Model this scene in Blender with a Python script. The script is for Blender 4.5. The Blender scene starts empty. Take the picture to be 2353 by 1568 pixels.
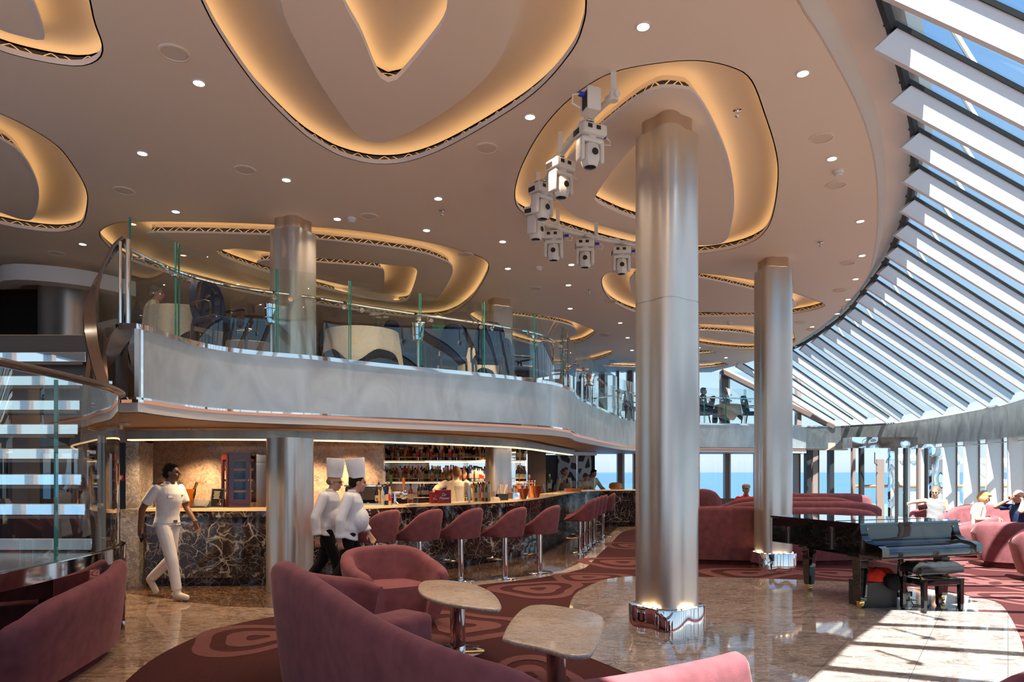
import bpy, bmesh, math, random
from mathutils import Vector, Matrix, noise as mnoise
from mathutils.geometry import tessellate_polygon, delaunay_2d_cdt
random.seed(7)
R = math.radians; PI = math.pi
COL = bpy.context.scene.collection
# measuring: the photograph is 2353x1568, sea horizon at row 1085, eye height 1.62 m
FPX, CX, HY, EYE = 1569.0, 1176.5, 1085.0, 1.62
def on_z(px, py, z):                       # world point of a pixel lying at height z
    d = (EYE - z) * FPX / (py - HY)
    return Vector(((px - CX) / FPX * d, d, z))
def at_d(px, py, d):                       # world point of a pixel lying at distance d
    return Vector(((px - CX) / FPX * d, d, EYE - (py - HY) / FPX * d))
V = Vector
def lerp(a, b, t): return a + (b - a) * t
def catmull(pts, n=6, closed=False):
    pts = [V(p) for p in pts]; out = []; N = len(pts)
    rng = range(N) if closed else range(N - 1)
    for i in rng:
        if closed: p0, p1, p2, p3 = pts[i-1], pts[i], pts[(i+1) % N], pts[(i+2) % N]
        else: p0, p1, p2, p3 = pts[max(i-1, 0)], pts[i], pts[i+1], pts[min(i+2, N-1)]
        for k in range(n):
            t = k / n
            out.append(0.5 * ((2*p1) + (p2-p0)*t + (2*p0-5*p1+4*p2-p3)*t*t + (3*p1-p0-3*p2+p3)*t**3))
    if not closed: out.append(pts[-1].copy())
    return out
def resample(pts, n, closed=False):
    P = [V(p) for p in pts]
    if closed: P = P + [P[0]]
    L = [0]
    for a, b in zip(P, P[1:]): L.append(L[-1] + (b-a).length)
    out = []; m = n if closed else n - 1; j = 0
    for i in range(n):
        s = L[-1] * i / m
        while j < len(L) - 2 and L[j+1] < s: j += 1
        d = L[j+1] - L[j]
        out.append(P[j].lerp(P[j+1], (s - L[j]) / d if d > 1e-9 else 0))
    return out
def area2(p): return 0.5 * sum(p[i-1][0]*p[i][1] - p[i][0]*p[i-1][1] for i in range(len(p)))
def ccw(p): return list(p) if area2(p) > 0 else list(reversed(p))
def offset2(poly, d):                      # push a closed ccw plan outline outward by d
    P = [V((p[0], p[1])) for p in poly]; N = len(P); out = []
    for i in range(N):
        a, b, c = P[i-1], P[i], P[(i+1) % N]
        e1 = (b-a); e2 = (c-b)
        if e1.length < 1e-9: e1 = e2
        if e2.length < 1e-9: e2 = e1
        n = V((e1.normalized().y + e2.normalized().y, -(e1.normalized().x + e2.normalized().x)))
        if n.length < 1e-6: n = V((e1.y, -e1.x))
        out.append(b + n.normalized() * d)
    return out
def curve_off(pts, d):                     # offset an open plan polyline to its right-hand side
    P = [V((p[0], p[1])) for p in pts]; out = []
    for i in range(len(P)):
        t = (P[min(i+1, len(P)-1)] - P[max(i-1, 0)]).normalized()
        out.append(P[i] + V((t.y, -t.x)) * d)
    return out

class MB:
    def __init__(s): s.v = []; s.f = []; s.m = []; s.cur = 0
    def add(s, vs, fs, M=None):
        o = len(s.v)
        s.v += [tuple(M @ V(p)) if M is not None else tuple(p) for p in vs]
        for f in fs: s.f.append([i + o for i in f]); s.m.append(s.cur)
        return s
    def mat(s, i): s.cur = i; return s
    def box(s, c, d, rz=0, M=None, taper=1.0):
        x, y, z = d[0]/2, d[1]/2, d[2]/2
        T = Matrix.Translation(c) @ Matrix.Rotation(rz, 4, 'Z')
        if M is not None: T = M @ T
        vs = [(-x,-y,-z),(x,-y,-z),(x,y,-z),(-x,y,-z),(-x*taper,-y*taper,z),(x*taper,-y*taper,z),(x*taper,y*taper,z),(-x*taper,y*taper,z)]
        return s.add(vs, [(0,3,2,1),(4,5,6,7),(0,1,5,4),(1,2,6,5),(2,3,7,6),(3,0,4,7)], T)
    def rbox(s, c, d, r=.02, rz=0, M=None, n=3):       # box rounded on every edge
        T = Matrix.Translation(c) @ Matrix.Rotation(rz, 4, 'Z')
        if M is not None: T = M @ T
        r = min(r, min(d)/2*.98)
        secs = []
        hx, hy, hz = d[0]/2, d[1]/2, d[2]/2
        for sgn, rng in ((-1, range(n+1)), (1, range(n, -1, -1))):
            for k in rng:
                a = k / n * PI/2
                zz = sgn * (hz - r + r*math.cos(a)); ins = r - r*math.sin(a)
                ring = []
                rr = max(r - ins, 1e-4)
                for (qx, qy, a0) in ((1,1,0),(-1,1,PI/2),(-1,-1,PI),(1,-1,1.5*PI)):
                    for j in range(n+1):
                        b = a0 + j/n*PI/2
                        ring.append((qx*(hx-r)+rr*math.cos(b), qy*(hy-r)+rr*math.sin(b), zz))
                secs.append(ring)
        return s.loft(secs, M=T, caps=True)
    def loft(s, secs, M=None, caps=False, closed=True, loop=False):
        n = len(secs[0]); vs = [p for q in secs for p in q]; fs = []
        K = len(secs)
        for i in range(K if loop else K-1):
            i2 = (i+1) % K
            for j in range(n if closed else n-1):
                j2 = (j+1) % n
                fs.append((i*n+j, i*n+j2, i2*n+j2, i2*n+j))
        if caps and not loop:
            fs.append(tuple(reversed(range(n)))); fs.append(tuple(range((K-1)*n, K*n)))
        return s.add(vs, fs, M)
    def lathe(s, prof, c=(0,0,0), n=20, M=None, caps=True, sx=1, sy=1):   # profile of (radius, z)
        secs = [[(c[0]+max(r, 1e-4)*sx*math.cos(2*PI*j/n), c[1]+max(r, 1e-4)*sy*math.sin(2*PI*j/n), c[2]+z) for j in range(n)] for r, z in prof]
        return s.loft(secs, M=M, caps=caps)
    def cyl(s, a, b, r, r2=None, n=16, caps=True):
        a, b = V(a), V(b); r2 = r if r2 is None else r2
        t = (b-a).normalized(); u = t.orthogonal().normalized(); w = t.cross(u)
        secs = [[p + (u*math.cos(2*PI*j/n) + w*math.sin(2*PI*j/n))*q for j in range(n)] for p, q in ((a, r), (b, r2))]
        return s.loft(secs, caps=caps)
    def tube(s, pts, r, n=10, caps=True, loop=False, sec=None):   # sec: list of (side, up) pairs for a non-round section
        P = [V(p) for p in pts]; secs = []; N = len(P); rr = r if isinstance(r, (list, tuple)) else [r]*N
        up = V((0,0,1)); pu = None
        for i in range(N):
            t = (P[(i+1) % N] - P[i-1]) if loop else (P[min(i+1, N-1)] - P[max(i-1, 0)])
            t = t.normalized() if t.length > 1e-9 else V((0,1,0))
            if sec is None and pu is not None: u = (pu - t*pu.dot(t))
            else: u = t.cross(up)
            if u.length < 1e-4: u = t.orthogonal()
            u.normalize(); pu = u; w = u.cross(t)
            if sec: secs.append([P[i] + u*a + w*b for a, b in sec])
            else: secs.append([P[i] + (u*math.cos(2*PI*j/n) + w*math.sin(2*PI*j/n))*rr[i] for j in range(n)])
        return s.loft(secs, caps=caps, loop=loop)
    def ball(s, c, r, M=None, n=12, m=8, rot=None):
        rx, ry, rz = (r, r, r) if not isinstance(r, (tuple, list)) else r
        T = Matrix.Translation(c)
        if rot is not None: T = T @ rot
        if M is not None: T = M @ T
        secs = []
        for i in range(m+1):
            a = -PI/2 + PI*i/m
            q = max(math.cos(a), .02)
            secs.append([(rx*q*math.cos(2*PI*j/n), ry*q*math.sin(2*PI*j/n), rz*math.sin(a)) for j in range(n)])
        return s.loft(secs, M=T, caps=True)
    def cap(s, a, b, r, r2, n=12):                      # tapered limb with round ends
        a, b = V(a), V(b); t = b-a
        L = t.length; t = t.normalized() if L > 1e-6 else V((0,0,1))
        u = t.orthogonal().normalized(); w = t.cross(u); secs = []
        def ring(p, q): return [p + (u*math.cos(2*PI*j/n) + w*math.sin(2*PI*j/n))*max(q, .0008) for j in range(n)]
        for k in range(5):
            x = PI/2*k/4; secs.append(ring(a - t*r*math.cos(x), r*math.sin(x)))
        for k in range(5):
            x = PI/2*k/4; secs.append(ring(b + t*r2*math.sin(x), r2*math.cos(x)))
        return s.loft(secs, caps=True)
    def prism(s, poly, z0, z1, M=None):
        p = ccw(poly); n = len(p)
        vs = [(q[0], q[1], z0) for q in p] + [(q[0], q[1], z1) for q in p]
        fs = [(i, (i+1) % n, n+(i+1) % n, n+i) for i in range(n)]
        tri = tessellate_polygon([[V((q[0], q[1], 0)) for q in p]])
        for t in tri:
            a, b, c = t
            if (p[b][0]-p[a][0])*(p[c][1]-p[a][1]) - (p[b][1]-p[a][1])*(p[c][0]-p[a][0]) < 0: a, b, c = c, b, a
            fs.append((n+a, n+b, n+c)); fs.append((c, b, a))
        return s.add(vs, fs, M)
    def wall(s, pts, z0, z1, th):                        # vertical sheet of thickness th along a plan polyline (to its right side)
        a = [V((p[0], p[1])) for p in pts]; b = curve_off(pts, th)
        secs = []
        for p, q in zip(a, b):
            secs.append([(p.x, p.y, z0), (q.x, q.y, z0), (q.x, q.y, z1), (p.x, p.y, z1)])
        return s.loft(secs, caps=True)
    def mesh(s, name):
        me = bpy.data.meshes.new(name); me.from_pydata(s.v, [], s.f)
        me.polygons.foreach_set('material_index', s.m); me.update()
        return me

def finish(me, smooth=35, flip=True):
    bm = bmesh.new(); bm.from_mesh(me)
    bmesh.ops.recalc_face_normals(bm, faces=bm.faces)
    bm.to_mesh(me); bm.free()
    if smooth:
        me.polygons.foreach_set('use_smooth', [True]*len(me.polygons))
        me.set_sharp_from_angle(angle=R(smooth))
    me.update()
def tag(o, label=None, cat=None, group=None, kind=None):
    if label: o['label'] = label
    if cat: o['category'] = cat
    if group: o['group'] = group
    if kind: o['kind'] = kind
    return o
def thing(name, label, cat, loc=(0,0,0), rz=0, group=None, kind=None):
    o = bpy.data.objects.new(name, None); COL.objects.link(o)
    o.empty_display_size = .1; o.location = loc; o.rotation_euler = (0, 0, rz)
    return tag(o, label, cat, group, kind)
def wmat(o): return Matrix.Translation(o.location) @ Matrix.Rotation(o.rotation_euler.z, 4, 'Z')
def obj(name, mb, mat, parent=None, smooth=35, world=False, label=None, bevel=0, recalc=True):
    me = mb.mesh(name) if isinstance(mb, MB) else mb
    for m in (mat if isinstance(mat, (list, tuple)) else [mat]): me.materials.append(m)
    if world and parent is not None:
        M = wmat(parent)
        if parent.parent is not None: M = wmat(parent.parent) @ M
        me.transform(M.inverted())
    finish(me, smooth)
    o = bpy.data.objects.new(name, me); COL.objects.link(o)
    if parent is not None: o.parent = parent
    if label: o['label'] = label
    if bevel:
        b = o.modifiers.new('edge', 'BEVEL'); b.width = bevel; b.segments = 2; b.limit_method = 'ANGLE'; b.angle_limit = R(40)
    return o
def struct(name, mb, mat, parent=None, label=None, cat=None, smooth=35, bevel=0, world=False):
    o = obj(name, mb, mat, parent, smooth, world=world, bevel=bevel)
    if parent is None: tag(o, label, cat, None, 'structure')
    return o
def dup(root, loc, rz=None, label=None, group=None, scale=None):
    r = root.copy(); COL.objects.link(r); r.location = loc
    if rz is not None: r.rotation_euler = (0, 0, rz)
    if scale: r.scale = scale
    if label: r['label'] = label
    if group: r['group'] = group
    for ch in list(root.children):
        c = ch.copy(); COL.objects.link(c); c.parent = r
        for g in list(ch.children):
            d = g.copy(); COL.objects.link(d); d.parent = c
    return r
def text_mesh(txt, size, depth=.002, shear=0, align='CENTER'):
    cu = bpy.data.curves.new('t', 'FONT'); cu.body = txt; cu.size = size; cu.extrude = depth; cu.align_x = align; cu.align_y = 'CENTER'; cu.shear = shear
    o = bpy.data.objects.new('t', cu); COL.objects.link(o)
    dg = bpy.context.evaluated_depsgraph_get(); me = bpy.data.meshes.new_from_object(o.evaluated_get(dg))
    bpy.data.objects.remove(o); return me
def fill_holes(outer, holes, z):           # flat sheet with holes, from plan outlines
    pts = []; edges = []
    for loop in [outer] + holes:
        b = len(pts); n = len(loop)
        pts += [V((p[0], p[1])) for p in loop]; edges += [(b+i, b+(i+1) % n) for i in range(n)]
    vs, es, fs, *_ = delaunay_2d_cdt(pts, edges, [], 0, 1e-6)
    def inside(p, poly):
        c = False; n = len(poly)
        for i in range(n):
            a, b = poly[i-1], poly[i]
            if (a[1] > p.y) != (b[1] > p.y) and p.x < (b[0]-a[0])*(p.y-a[1])/(b[1]-a[1]) + a[0]: c = not c
        return c
    keep = []
    for f in fs:
        c = sum((vs[i] for i in f), V((0,0))) / len(f)
        if inside(c, outer) and not any(inside(c, h) for h in holes): keep.append(f)
    return [(p.x, p.y, z) for p in vs], keep
# ---------------------------------------------------------------- materials
def newmat(name):
    m = bpy.data.materials.new(name); m.use_nodes = True
    nt = m.node_tree; b = nt.nodes['Principled BSDF']
    return m, nt, b
def pm(name, col, rough=.5, metal=0, spec=None, sheen=0, coat=0, emit=None, es=0, trans=0):
    m, nt, b = newmat(name)
    b.inputs['Base Color'].default_value = (*col, 1); b.inputs['Roughness'].default_value = rough; b.inputs['Metallic'].default_value = metal
    if spec is not None: b.inputs['Specular IOR Level'].default_value = spec
    if sheen:
        b.inputs['Sheen Weight'].default_value = sheen; b.inputs['Sheen Roughness'].default_value = .4
        b.inputs['Sheen Tint'].default_value = (*[min(1, c*2+.25) for c in col], 1)
    if coat: b.inputs['Coat Weight'].default_value = coat; b.inputs['Coat Roughness'].default_value = .03
    if emit: b.inputs['Emission Color'].default_value = (*emit, 1); b.inputs['Emission Strength'].default_value = es
    if trans: b.inputs['Transmission Weight'].default_value = trans
    return m
def N(nt, kind, **kw):
    n = nt.nodes.new(kind)
    for k, v in kw.items():
        if k in n.inputs: n.inputs[k].default_value = v
        else: setattr(n, k, v)
    return n
def ramp(nt, stops, interp='LINEAR'):
    n = nt.nodes.new('ShaderNodeValToRGB'); e = n.color_ramp.elements; n.color_ramp.interpolation = interp
    while len(e) > 1: e.remove(e[-1])
    e[0].position, e[0].color = stops[0][0], (*stops[0][1], 1)
    for p, c in stops[1:]:
        x = e.new(p); x.color = (*c, 1)
    return n
def coords(nt, scale=(1,1,1), rot=(0,0,0), which='Object'):
    tc = nt.nodes.new('ShaderNodeTexCoord'); mp = N(nt, 'ShaderNodeMapping')
    mp.inputs['Scale'].default_value = scale; mp.inputs['Rotation'].default_value = rot
    nt.links.new(tc.outputs[which], mp.inputs['Vector']); return mp
def fuzz(m, nt, b, col, scale=40, amount=.12, bump=0.0, bscale=None):   # slight mottling of a colour, with optional bump
    mp = coords(nt); n = N(nt, 'ShaderNodeTexNoise', Scale=scale, Detail=4.0)
    nt.links.new(mp.outputs[0], n.inputs['Vector'])
    r = ramp(nt, [(.3, tuple(c*(1-amount) for c in col)), (.7, tuple(min(1, c*(1+amount)) for c in col))])
    nt.links.new(n.outputs['Fac'], r.inputs[0]); nt.links.new(r.outputs[0], b.inputs['Base Color'])
    if bump:
        n2 = N(nt, 'ShaderNodeTexNoise', Scale=bscale or scale*4, Detail=3.0); nt.links.new(mp.outputs[0], n2.inputs['Vector'])
        bp = N(nt, 'ShaderNodeBump', Strength=bump, Distance=.01); nt.links.new(n2.outputs['Fac'], bp.inputs['Height']); nt.links.new(bp.outputs[0], b.inputs['Normal'])
def fabric(name, col, sheen=.5, scale=9, amount=.18, bump=.15, rough=.85):
    m, nt, b = newmat(name); b.inputs['Roughness'].default_value = rough; b.inputs['Specular IOR Level'].default_value = .15
    if sheen: 
        b.inputs['Sheen Weight'].default_value = sheen; b.inputs['Sheen Roughness'].default_value = .35; b.inputs['Sheen Tint'].default_value = (*[min(1, c*1.6+.2) for c in col], 1)
    fuzz(m, nt, b, col, scale, amount, bump, 160); return m
def marble(name, base, dark, vein, scale=1.0, rough=.06, aniso=(1,1,1), vein_w=.04, rot=(0,0,.5), tile=None, coat=0):
    m, nt, b = newmat(name); b.inputs['Roughness'].default_value = rough
    L = nt.links.new
    mp = coords(nt, tuple(scale*a for a in aniso), rot)
    n1 = N(nt, 'ShaderNodeTexNoise', Scale=1.6, Detail=9.0, Roughness=.62, Distortion=1.4); L(mp.outputs[0], n1.inputs['Vector'])
    r1 = ramp(nt, [(.32, dark), (.52, base), (.7, tuple(min(1, c*1.18) for c in base))]); L(n1.outputs['Fac'], r1.inputs[0])
    n2 = N(nt, 'ShaderNodeTexNoise', Scale=2.6, Detail=10.0, Roughness=.6, Distortion=2.2); L(mp.outputs[0], n2.inputs['Vector'])
    s = N(nt, 'ShaderNodeMath', operation='SUBTRACT'); s.inputs[1].default_value = .5; L(n2.outputs['Fac'], s.inputs[0])
    a = N(nt, 'ShaderNodeMath', operation='ABSOLUTE'); L(s.outputs[0], a.inputs[0])
    r2 = ramp(nt, [(0, (1,1,1)), (vein_w, (0,0,0))]); L(a.outputs[0], r2.inputs[0])
    mx = N(nt, 'ShaderNodeMix', data_type='RGBA'); L(r2.outputs[0], mx.inputs[0]); L(r1.outputs[0], mx.inputs[6]); mx.inputs[7].default_value = (*vein, 1)
    out = mx.outputs[2]
    if tile:
        mp2 = coords(nt, (1,1,1), (0,0,R(36)))
        br = N(nt, 'ShaderNodeTexBrick', Scale=1.0); br.offset = 0; br.inputs['Brick Width'].default_value = tile; br.inputs['Row Height'].default_value = tile
        br.inputs['Mortar Size'].default_value = .0018; br.inputs['Mortar Smooth'].default_value = 0
        L(mp2.outputs[0], br.inputs['Vector'])
        m2 = N(nt, 'ShaderNodeMix', data_type='RGBA'); L(br.outputs['Fac'], m2.inputs[0]); L(out, m2.inputs[6]); m2.inputs[7].default_value = (*[c*.45 for c in dark], 1)
        out = m2.outputs[2]
    L(out, b.inputs['Base Color']); return m
def veined(name, base, vein, scale=2.5, rough=.07, aniso=(1,1,1)):      # dark stone crossed by a web of pale veins
    m, nt, b = newmat(name); b.inputs['Roughness'].default_value = rough; L = nt.links.new
    mp = coords(nt, aniso)
    nz = N(nt, 'ShaderNodeTexNoise', Scale=2.2, Detail=5.0); L(mp.outputs[0], nz.inputs['Vector'])
    ad = N(nt, 'ShaderNodeVectorMath', operation='MULTIPLY_ADD'); ad.inputs[1].default_value = (.5,.5,.5); L(nz.outputs['Color'], ad.inputs[0]); L(mp.outputs[0], ad.inputs[2])
    acc = None
    for sc, w, st in ((scale, .035, .75), (scale*2.7, .05, .4), (scale*.45, .03, 1.0)):
        vo = N(nt, 'ShaderNodeTexVoronoi', Scale=sc, feature='DISTANCE_TO_EDGE'); L(ad.outputs[0], vo.inputs['Vector'])
        r = ramp(nt, [(0, (st,)*3), (w, (0,0,0))]); L(vo.outputs['Distance'], r.inputs[0])
        n3 = N(nt, 'ShaderNodeTexNoise', Scale=sc*.8, Detail=3.0); L(mp.outputs[0], n3.inputs['Vector'])
        r3 = ramp(nt, [(.38, (0,0,0)), (.62, (1,1,1))]); L(n3.outputs['Fac'], r3.inputs[0])
        mu = N(nt, 'ShaderNodeMath', operation='MULTIPLY'); L(r.outputs[0], mu.inputs[0]); L(r3.outputs[0], mu.inputs[1])
        if acc is None: acc = mu
        else:
            mx = N(nt, 'ShaderNodeMath', operation='MAXIMUM'); L(acc.outputs[0], mx.inputs[0]); L(mu.outputs[0], mx.inputs[1]); acc = mx
    n4 = N(nt, 'ShaderNodeTexNoise', Scale=1.7, Detail=6.0); L(mp.outputs[0], n4.inputs['Vector'])
    rb = ramp(nt, [(.35, tuple(c*.5 for c in base)), (.65, tuple(c*1.7 for c in base))]); L(n4.outputs['Fac'], rb.inputs[0])
    mix = N(nt, 'ShaderNodeMix', data_type='RGBA'); L(acc.outputs[0], mix.inputs[0]); L(rb.outputs[0], mix.inputs[6]); mix.inputs[7].default_value = (*vein, 1)
    L(mix.outputs[2], b.inputs['Base Color']); return m
def leafmetal(name, col, rough=.3, metal=.9, scale=3.0, amount=.2):     # silver-leaf sheet with cloudy swirls
    m, nt, b = newmat(name); L = nt.links.new; b.inputs['Metallic'].default_value = metal
    mp = coords(nt, (1,1,.6))
    n = N(nt, 'ShaderNodeTexNoise', Scale=scale, Detail=5.0, Distortion=1.2); L(mp.outputs[0], n.inputs['Vector'])
    r = ramp(nt, [(.3, tuple(c*(1-amount) for c in col)), (.7, tuple(min(1, c*(1+amount)) for c in col))]); L(n.outputs['Fac'], r.inputs[0]); L(r.outputs[0], b.inputs['Base Color'])
    w = N(nt, 'ShaderNodeTexNoise', Scale=scale*2.5, Detail=4.0, Distortion=2.0); L(mp.outputs[0], w.inputs['Vector'])
    rr = ramp(nt, [(.3, (rough*.96,)*3), (.7, (rough*1.05,)*3)]); L(w.outputs['Fac'], rr.inputs[0]); L(rr.outputs[0], b.inputs['Roughness'])
    return m
def glassmat(name, tint=(.95,.98,.97), boost=1.0, rough=0.0):
    m = bpy.data.materials.new(name); m.use_nodes = True; nt = m.node_tree; L = nt.links.new
    nt.nodes.remove(nt.nodes['Principled BSDF']); out = nt.nodes['Material Output']
    t = N(nt, 'ShaderNodeBsdfTransparent'); t.inputs[0].default_value = (*tint, 1)
    g = N(nt, 'ShaderNodeBsdfGlossy'); g.inputs['Roughness'].default_value = rough
    f = N(nt, 'ShaderNodeFresnel'); f.inputs['IOR'].default_value = 1.5
    mu = N(nt, 'ShaderNodeMath', operation='MULTIPLY'); mu.inputs[1].default_value = boost; mu.use_clamp = True
    mx = N(nt, 'ShaderNodeMixShader'); ge = N(nt, 'ShaderNodeNewGeometry'); iv = N(nt, 'ShaderNodeMath', operation='SUBTRACT'); iv.inputs[0].default_value = 1; L(ge.outputs['Backfacing'], iv.inputs[1])
    m3 = N(nt, 'ShaderNodeMath', operation='MULTIPLY'); L(f.outputs[0], mu.inputs[0]); L(mu.outputs[0], m3.inputs[0]); L(iv.outputs[0], m3.inputs[1]); L(m3.outputs[0], mx.inputs[0]); L(t.outputs[0], mx.inputs[1]); L(g.outputs[0], mx.inputs[2]); L(mx.outputs[0], out.inputs[0])
    return m
M = {}
M['ceil'] = pm('ceiling_paint', (.84,.735,.61), .6, spec=.3)
M['cove'] = pm('cove_paint', (.72,.60,.46), .6)
M['lip'] = pm('lip_paint', (.78,.74,.70), .45)
M['white'] = pm('white_paint', (.82,.82,.80), .4)
M['finw'] = pm('white_mullion', (.80,.80,.78), .35)
M['finb'] = pm('brown_mullion', (.20,.15,.13), .4)
M['soffit'] = pm('beige_panel', (.72,.62,.52), .45)
M['grille'] = pm('vent_dark', (.02,.015,.012), .7)
M['led'] = pm('led_amber', (.1,.1,.1), .5, emit=(1.0,.62,.27), es=9.5)
M['ledring'] = pm('led_ring', (.1,.1,.1), .5, emit=(1.0,.62,.34), es=2.2)
M['ledc'] = pm('led_copper', (.8,.4,.28), .4, emit=(1.0,.42,.22), es=.5)
M['ledbar'] = pm('led_bar', (.1,.1,.1), .5, emit=(1.0,.62,.28), es=3.2)
M['ledshelf'] = pm('shelf_edge_light', (.3,.2,.1), .5, emit=(1.0,.62,.28), es=.5)
M['lamp'] = pm('lamp_glow', (1,1,1), .5, emit=(1.0,.80,.58), es=22)
M['uplamp'] = pm('uplight_glow', (1,1,1), .5, emit=(1.0,.66,.34), es=55)
M['floor'] = marble('floor_marble', (.27,.18,.125), (.14,.083,.055), (.46,.34,.26), 1.1, .05, (1,2.2,1), .035, (0,0,.35))
M['dance'] = marble('dance_marble', (.225,.185,.165), (.115,.09,.08), (.43,.37,.335), 1.3, .045, (1,2.4,1), .03, (0,0,.8), tile=.62)
M['border'] = marble('border_marble', (.46,.34,.27), (.33,.23,.18), (.6,.5,.42), 2.0, .08)
M['blackfloor'] = marble('dark_floor', (.045,.025,.018), (.015,.008,.006), (.42,.26,.15), 1.7, .05, (1,3.5,1), .03, (0,0,.2))
M['black'] = veined('black_marble', (.022,.013,.013), (.55,.52,.50), 4.6)
M['wallmarble'] = marble('wall_marble', (.50,.345,.24), (.30,.20,.14), (.70,.54,.41), 2.2, .1)
M['greymarble'] = marble('grey_marble', (.25,.215,.185), (.15,.125,.105), (.5,.45,.4), 2.2, .1)
M['tabletop'] = marble('table_marble', (.42,.335,.27), (.29,.225,.175), (.55,.47,.39), 4.5, .22, (1,1.8,1), .05, (0,0,.9))
M['onyx'] = pm('bar_top', (.78,.55,.30), .12, emit=(1.0,.55,.2), es=.25)
M['silver'] = leafmetal('silver_leaf', (.60,.60,.585), .36, .72, 2.2, .16)
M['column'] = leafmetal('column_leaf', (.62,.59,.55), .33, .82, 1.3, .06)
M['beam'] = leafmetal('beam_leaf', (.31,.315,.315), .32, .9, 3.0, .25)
M['header'] = leafmetal('header_leaf', (.36,.31,.25), .3, .85, 3.0, .2)
M['chrome'] = pm('chrome', (.86,.86,.86), .05, 1)
M['mirror'] = pm('mirror_steel', (.9,.9,.9), .02, 1)
M['steel'] = pm('brushed_steel', (.62,.62,.60), .28, 1)
M['brass'] = pm('brass', (.85,.62,.22), .18, 1)
M['copper'] = pm('copper', (.86,.42,.22), .2, 1)
M['brownrail'] = pm('brown_leather', (.125,.07,.045), .22, coat=.5)
M['brownmetal'] = pm('bronze_panel', (.16,.105,.075), .3, .3)
M['capglow'] = pm('column_neck', (.55,.40,.27), .35, .5)
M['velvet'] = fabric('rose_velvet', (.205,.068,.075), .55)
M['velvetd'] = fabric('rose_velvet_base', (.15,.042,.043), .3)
M['carpet'] = fabric('maroon_carpet', (.052,.0115,.0115), .06, 60, .22, .5)
M['motif'] = fabric('pink_motif', (.14,.052,.05), .06, 60, .15, .5)
M['glass'] = glassmat('clear_glass', (.93,.975,.96), 2.4)
M['pane'] = glassmat('window_glass', (.90,.95,.97), 1.0)
M['pane2'] = glassmat('small_glass', (.97,.98,.98), 1.0)
M['glassedge'] = pm('glass_edge', (.02,.26,.20), .15)
M['wood'] = pm('dark_wood', (.028,.018,.013), .35)
M['cabinet'] = pm('mahogany', (.055,.012,.012), .2, coat=.4)
M['shelfwood'] = pm('cedar_shelf', (.35,.16,.06), .4)
M['piano'] = pm('piano_lacquer', (.004,.004,.004), .025, coat=1)
M['leather'] = pm('black_leather', (.018,.018,.019), .33)
M['blackbox'] = pm('black_box', (.02,.02,.02), .5)
M['rubber'] = pm('black_rubber', (.012,.012,.012), .55)
M['red'] = fabric('red_cloth', (.62,.035,.018), .2, 30, .15, .3)
M['blackcloth'] = fabric('black_cloth', (.012,.011,.012), .2, 30, .3, .3)
M['cloth'] = fabric('table_linen', (.66,.57,.44), .1, 20, .06, .2)
M['chefw'] = fabric('chef_cotton', (.74,.74,.78), .1, 14, .05, .2)
M['uniw'] = fabric('uniform_cotton', (.80,.78,.77), .1, 14, .05, .25)
M['shoew'] = fabric('white_shoe', (.74,.70,.62), 0, 30, .08, .2)
M['navy'] = fabric('navy_cotton', (.02,.035,.09), .1, 20, .2, .2)
M['stripe'] = None
M['trouser'] = fabric('black_trouser', (.010,.009,.010), .1, 20, .2, .2)
M['skinb'] = pm('skin_brown', (.19,.085,.045), .5)
M['skinf'] = pm('skin_fair', (.50,.27,.18), .5)
M['skinp'] = pm('skin_tan', (.56,.29,.19), .5)
M['hairb'] = fabric('hair_black', (.012,.009,.007), .2, 60, .3, .6, .5)
M['hairg'] = fabric('hair_grey', (.16,.14,.12), .2, 60, .3, .5, .6)
M['hairy'] = fabric('hair_blonde', (.44,.27,.11), .2, 60, .3, .5, .5)
M['hairn'] = fabric('hair_brown', (.20,.10,.05), .2, 60, .3, .5, .5)
M['chairblue'] = fabric('blue_velvet', (.015,.036,.09), .3)
M['chairplum'] = fabric('plum_velvet', (.085,.025,.03), .4)
M['orange'] = pm('orange_plastic', (.95,.24,.008), .35)
M['bottlegreen'] = pm('bottle_green', (.012,.030,.010), .08)
M['foilgold'] = pm('gold_foil', (.60,.36,.09), .3, .8)
M['paper'] = pm('paper', (.80,.77,.70), .6)
M['cream'] = pm('cream_label', (.72,.63,.46), .55)
M['blabel'] = pm('bottle_label', (.46,.38,.27), .6)
M['screen'] = pm('screen_dark', (.012,.012,.014), .15)
M['fixture'] = pm('fixture_white', (.74,.72,.66), .35)
M['plugblue'] = pm('plug_blue', (.02,.05,.55), .4)
M['signred'] = pm('sign_red', (.65,.03,.02), .4)
M['signgreen'] = pm('sign_green', (.01,.12,.05), .4, emit=(.02,.22,.09), es=.3)
M['sodared'] = pm('carton_red', (.36,.010,.012), .45)
M['neon'] = pm('neon_blue', (.02,.02,.3), .4, emit=(.10,.12,1.0), es=6)
M['curtain'] = fabric('blue_curtain', (.10,.16,.28), .2, 8, .2, .2)
M['darkwall'] = pm('dark_panel', (.075,.05,.037), .35)
M['greydoor'] = pm('grey_door', (.05,.055,.07), .4)
M['tan'] = pm('tan_panel', (.42,.31,.22), .5)
M['flower'] = pm('flower_white', (.85,.83,.78), .6)
M['leafg'] = pm('leaf_green', (.05,.16,.03), .5)
M['shipwhite'] = pm('ship_white', (.80,.80,.76), .45)
M['teak'] = pm('teak_rail', (.50,.20,.06), .35)
M['deckext'] = pm('outside_deck', (.10,.20,.26), .5)
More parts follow.
